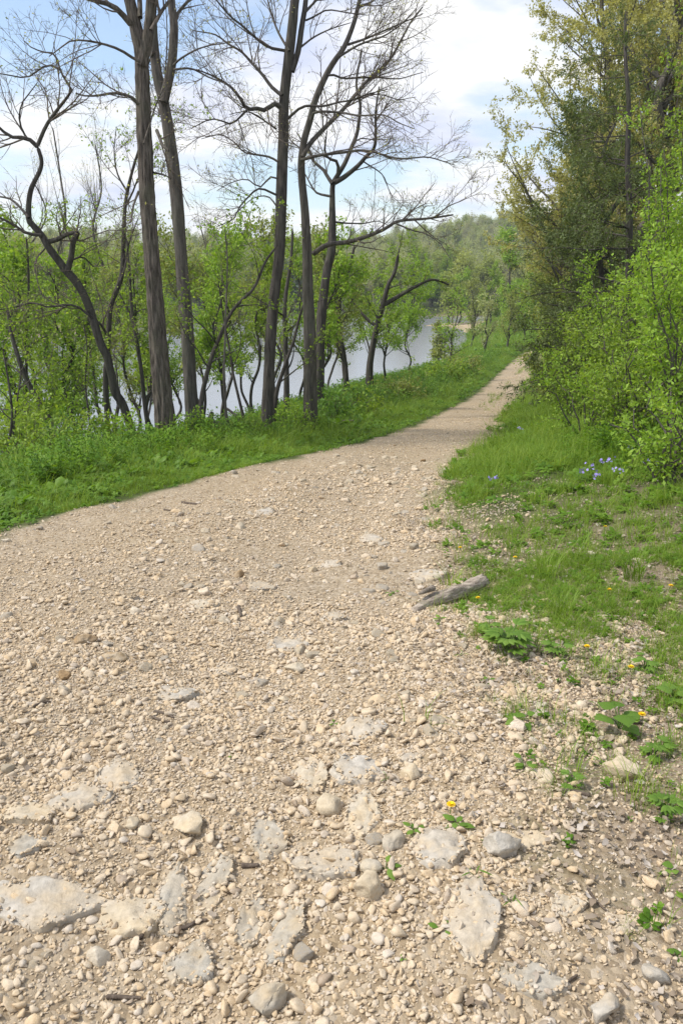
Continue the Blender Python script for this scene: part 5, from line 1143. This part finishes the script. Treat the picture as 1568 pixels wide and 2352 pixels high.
def flower(u, v, kind, label):
    p = hit(u, v + 14); k = .011 if kind == 'dandelion' else .013; h = .035 if kind == 'dandelion' else .16
    if kind != 'dandelion': kx, kz = ray(u, v); p = hit(u, v + 30); h = max(.08, kz * p[1] - p[2])
    t = thing(kind, p, label, 'flower', 'yellow dandelions' if kind == 'dandelion' else 'blue woodland flowers')
    tip = np.array([rng.normal(0, .008), rng.normal(0, .008), h]); st = smooth_line(np.array([[0, 0, 0], tip * .5 + rng.normal(0, .004, 3), tip]), 7)
    V, F = tubes(st[None], np.full((1, 7), .0016), 5); stalk = link('stalk', mesh_from('stalk', V, F, M['stem_green']), t)
    g = Geo()
    if kind == 'dandelion':
        for ring, (m, el) in enumerate(((18, .15), (16, .45), (12, .8))):
            for i in range(m):
                a = i / m * 6.28 + ring; d = np.array([math.cos(a) * math.cos(el), math.sin(a) * math.cos(el), math.sin(el)]); s = np.array([-math.sin(a), math.cos(a), 0]) * .0018; L = .0145 - .002 * ring
                g.add(np.array([tip - s * .4, tip + s * .4, tip + d * L + s, tip + d * L - s]), np.array([[0, 1, 2, 3]]))
    else:
        for b in range(9):
            c = tip + rng.normal(0, .022, 3) * np.array([1, 1, .7]); nrm = unit(rng.normal(size=3) + np.array([-.3, -.8, .7])); e1 = unit(np.cross(nrm, [0, 0, 1.])); e2 = np.cross(nrm, e1)
            for i in range(5):
                a = i / 5 * 6.28 + b; d = e1 * math.cos(a) + e2 * math.sin(a); s = (-e1 * math.sin(a) + e2 * math.cos(a)); L = .0135
                g.add(np.array([c, c + d * L * .7 + s * L * .38 + nrm * .002, c + d * L, c + d * L * .7 - s * L * .38 + nrm * .002]), np.array([[0, 1, 2, 3]]))
    link('petals', g.mesh('petals', M['dandelion' if kind == 'dandelion' else 'phlox']), stalk)
for u, v, lab in ((1350, 1487, 'orange-yellow dandelion on the bent dry stalk'), (1453, 1537, 'dandelion right of and below the bent dry stalk'), (1470, 1646, 'dandelion above the broad rounded-leaf plant'), (1187, 1279, 'dandelion in the thin grass behind the log'),
                  (1098, 1373, 'dandelion touching the right end of the driftwood log'), (1062, 1253, 'dandelion nearest the pale slab at the gravel edge'), (1397, 1353, 'dandelion right of the dense dark tuft'), (1534, 1343, 'dandelion near the right edge by the tall dark tuft'),
                  (1032, 1866, 'dandelion just above the large light grey slab'), (1348, 1172, 'small dandelion far up in the right grass'), (1390, 1205, 'second small dandelion far up in the right grass')):
    flower(u, v, 'dandelion', lab)
for u, v, lab in ((1335, 1080, 'blue flower head, leftmost of the row of blue flowers'), (1357, 1072, 'blue flower head second in the row of blue flowers'), (1375, 1060, 'blue flower head topmost in the middle of the row'), (1394, 1056, 'largest blue flower head of the row'),
                  (1416, 1078, 'blue flower head just right of the largest'), (1368, 1088, 'blue flower head lowest in the row'), (1482, 1058, 'blue flower head in the pair toward the right edge'), (1496, 1066, 'paler blue flower head of the right pair'), (1531, 1044, 'blue flower head closest to the right edge'),
                  (1445, 1028, 'blue flower head high between row and right pair'), (1130, 1098, 'lone blue flower at the left border of the right grass'), (1191, 983, 'lone blue flower far down the right verge')):
    flower(u, v, 'blue_flower', lab)

# ------------------------------------------------------------------ the air
def haze():
    m = bpy.data.materials.new('haze'); m.use_nodes = True; N, L = m.node_tree.nodes, m.node_tree.links
    N.remove(N['Principled BSDF']); v = N.new('ShaderNodeVolumePrincipled'); v.inputs['Color'].default_value = (.86, .92, 1.0, 1); v.inputs['Density'].default_value = .00040
    L.new(v.outputs[0], N['Material Output'].inputs['Volume'])
    x0, x1, y0, y1, z0, z1 = -780, 780, -12, 660, -12, 62
    V = np.array([[x, y, z] for x in (x0, x1) for y in (y0, y1) for z in (z0, z1)]); F = np.array([[0, 1, 3, 2], [4, 6, 7, 5], [0, 4, 5, 1], [2, 3, 7, 6], [0, 2, 6, 4], [1, 5, 7, 3]])
    o = link('haze', mesh_from('haze', V, F, m)); o['kind'] = 'stuff'; o['label'] = 'thin spring haze in the air over the valley'
haze()
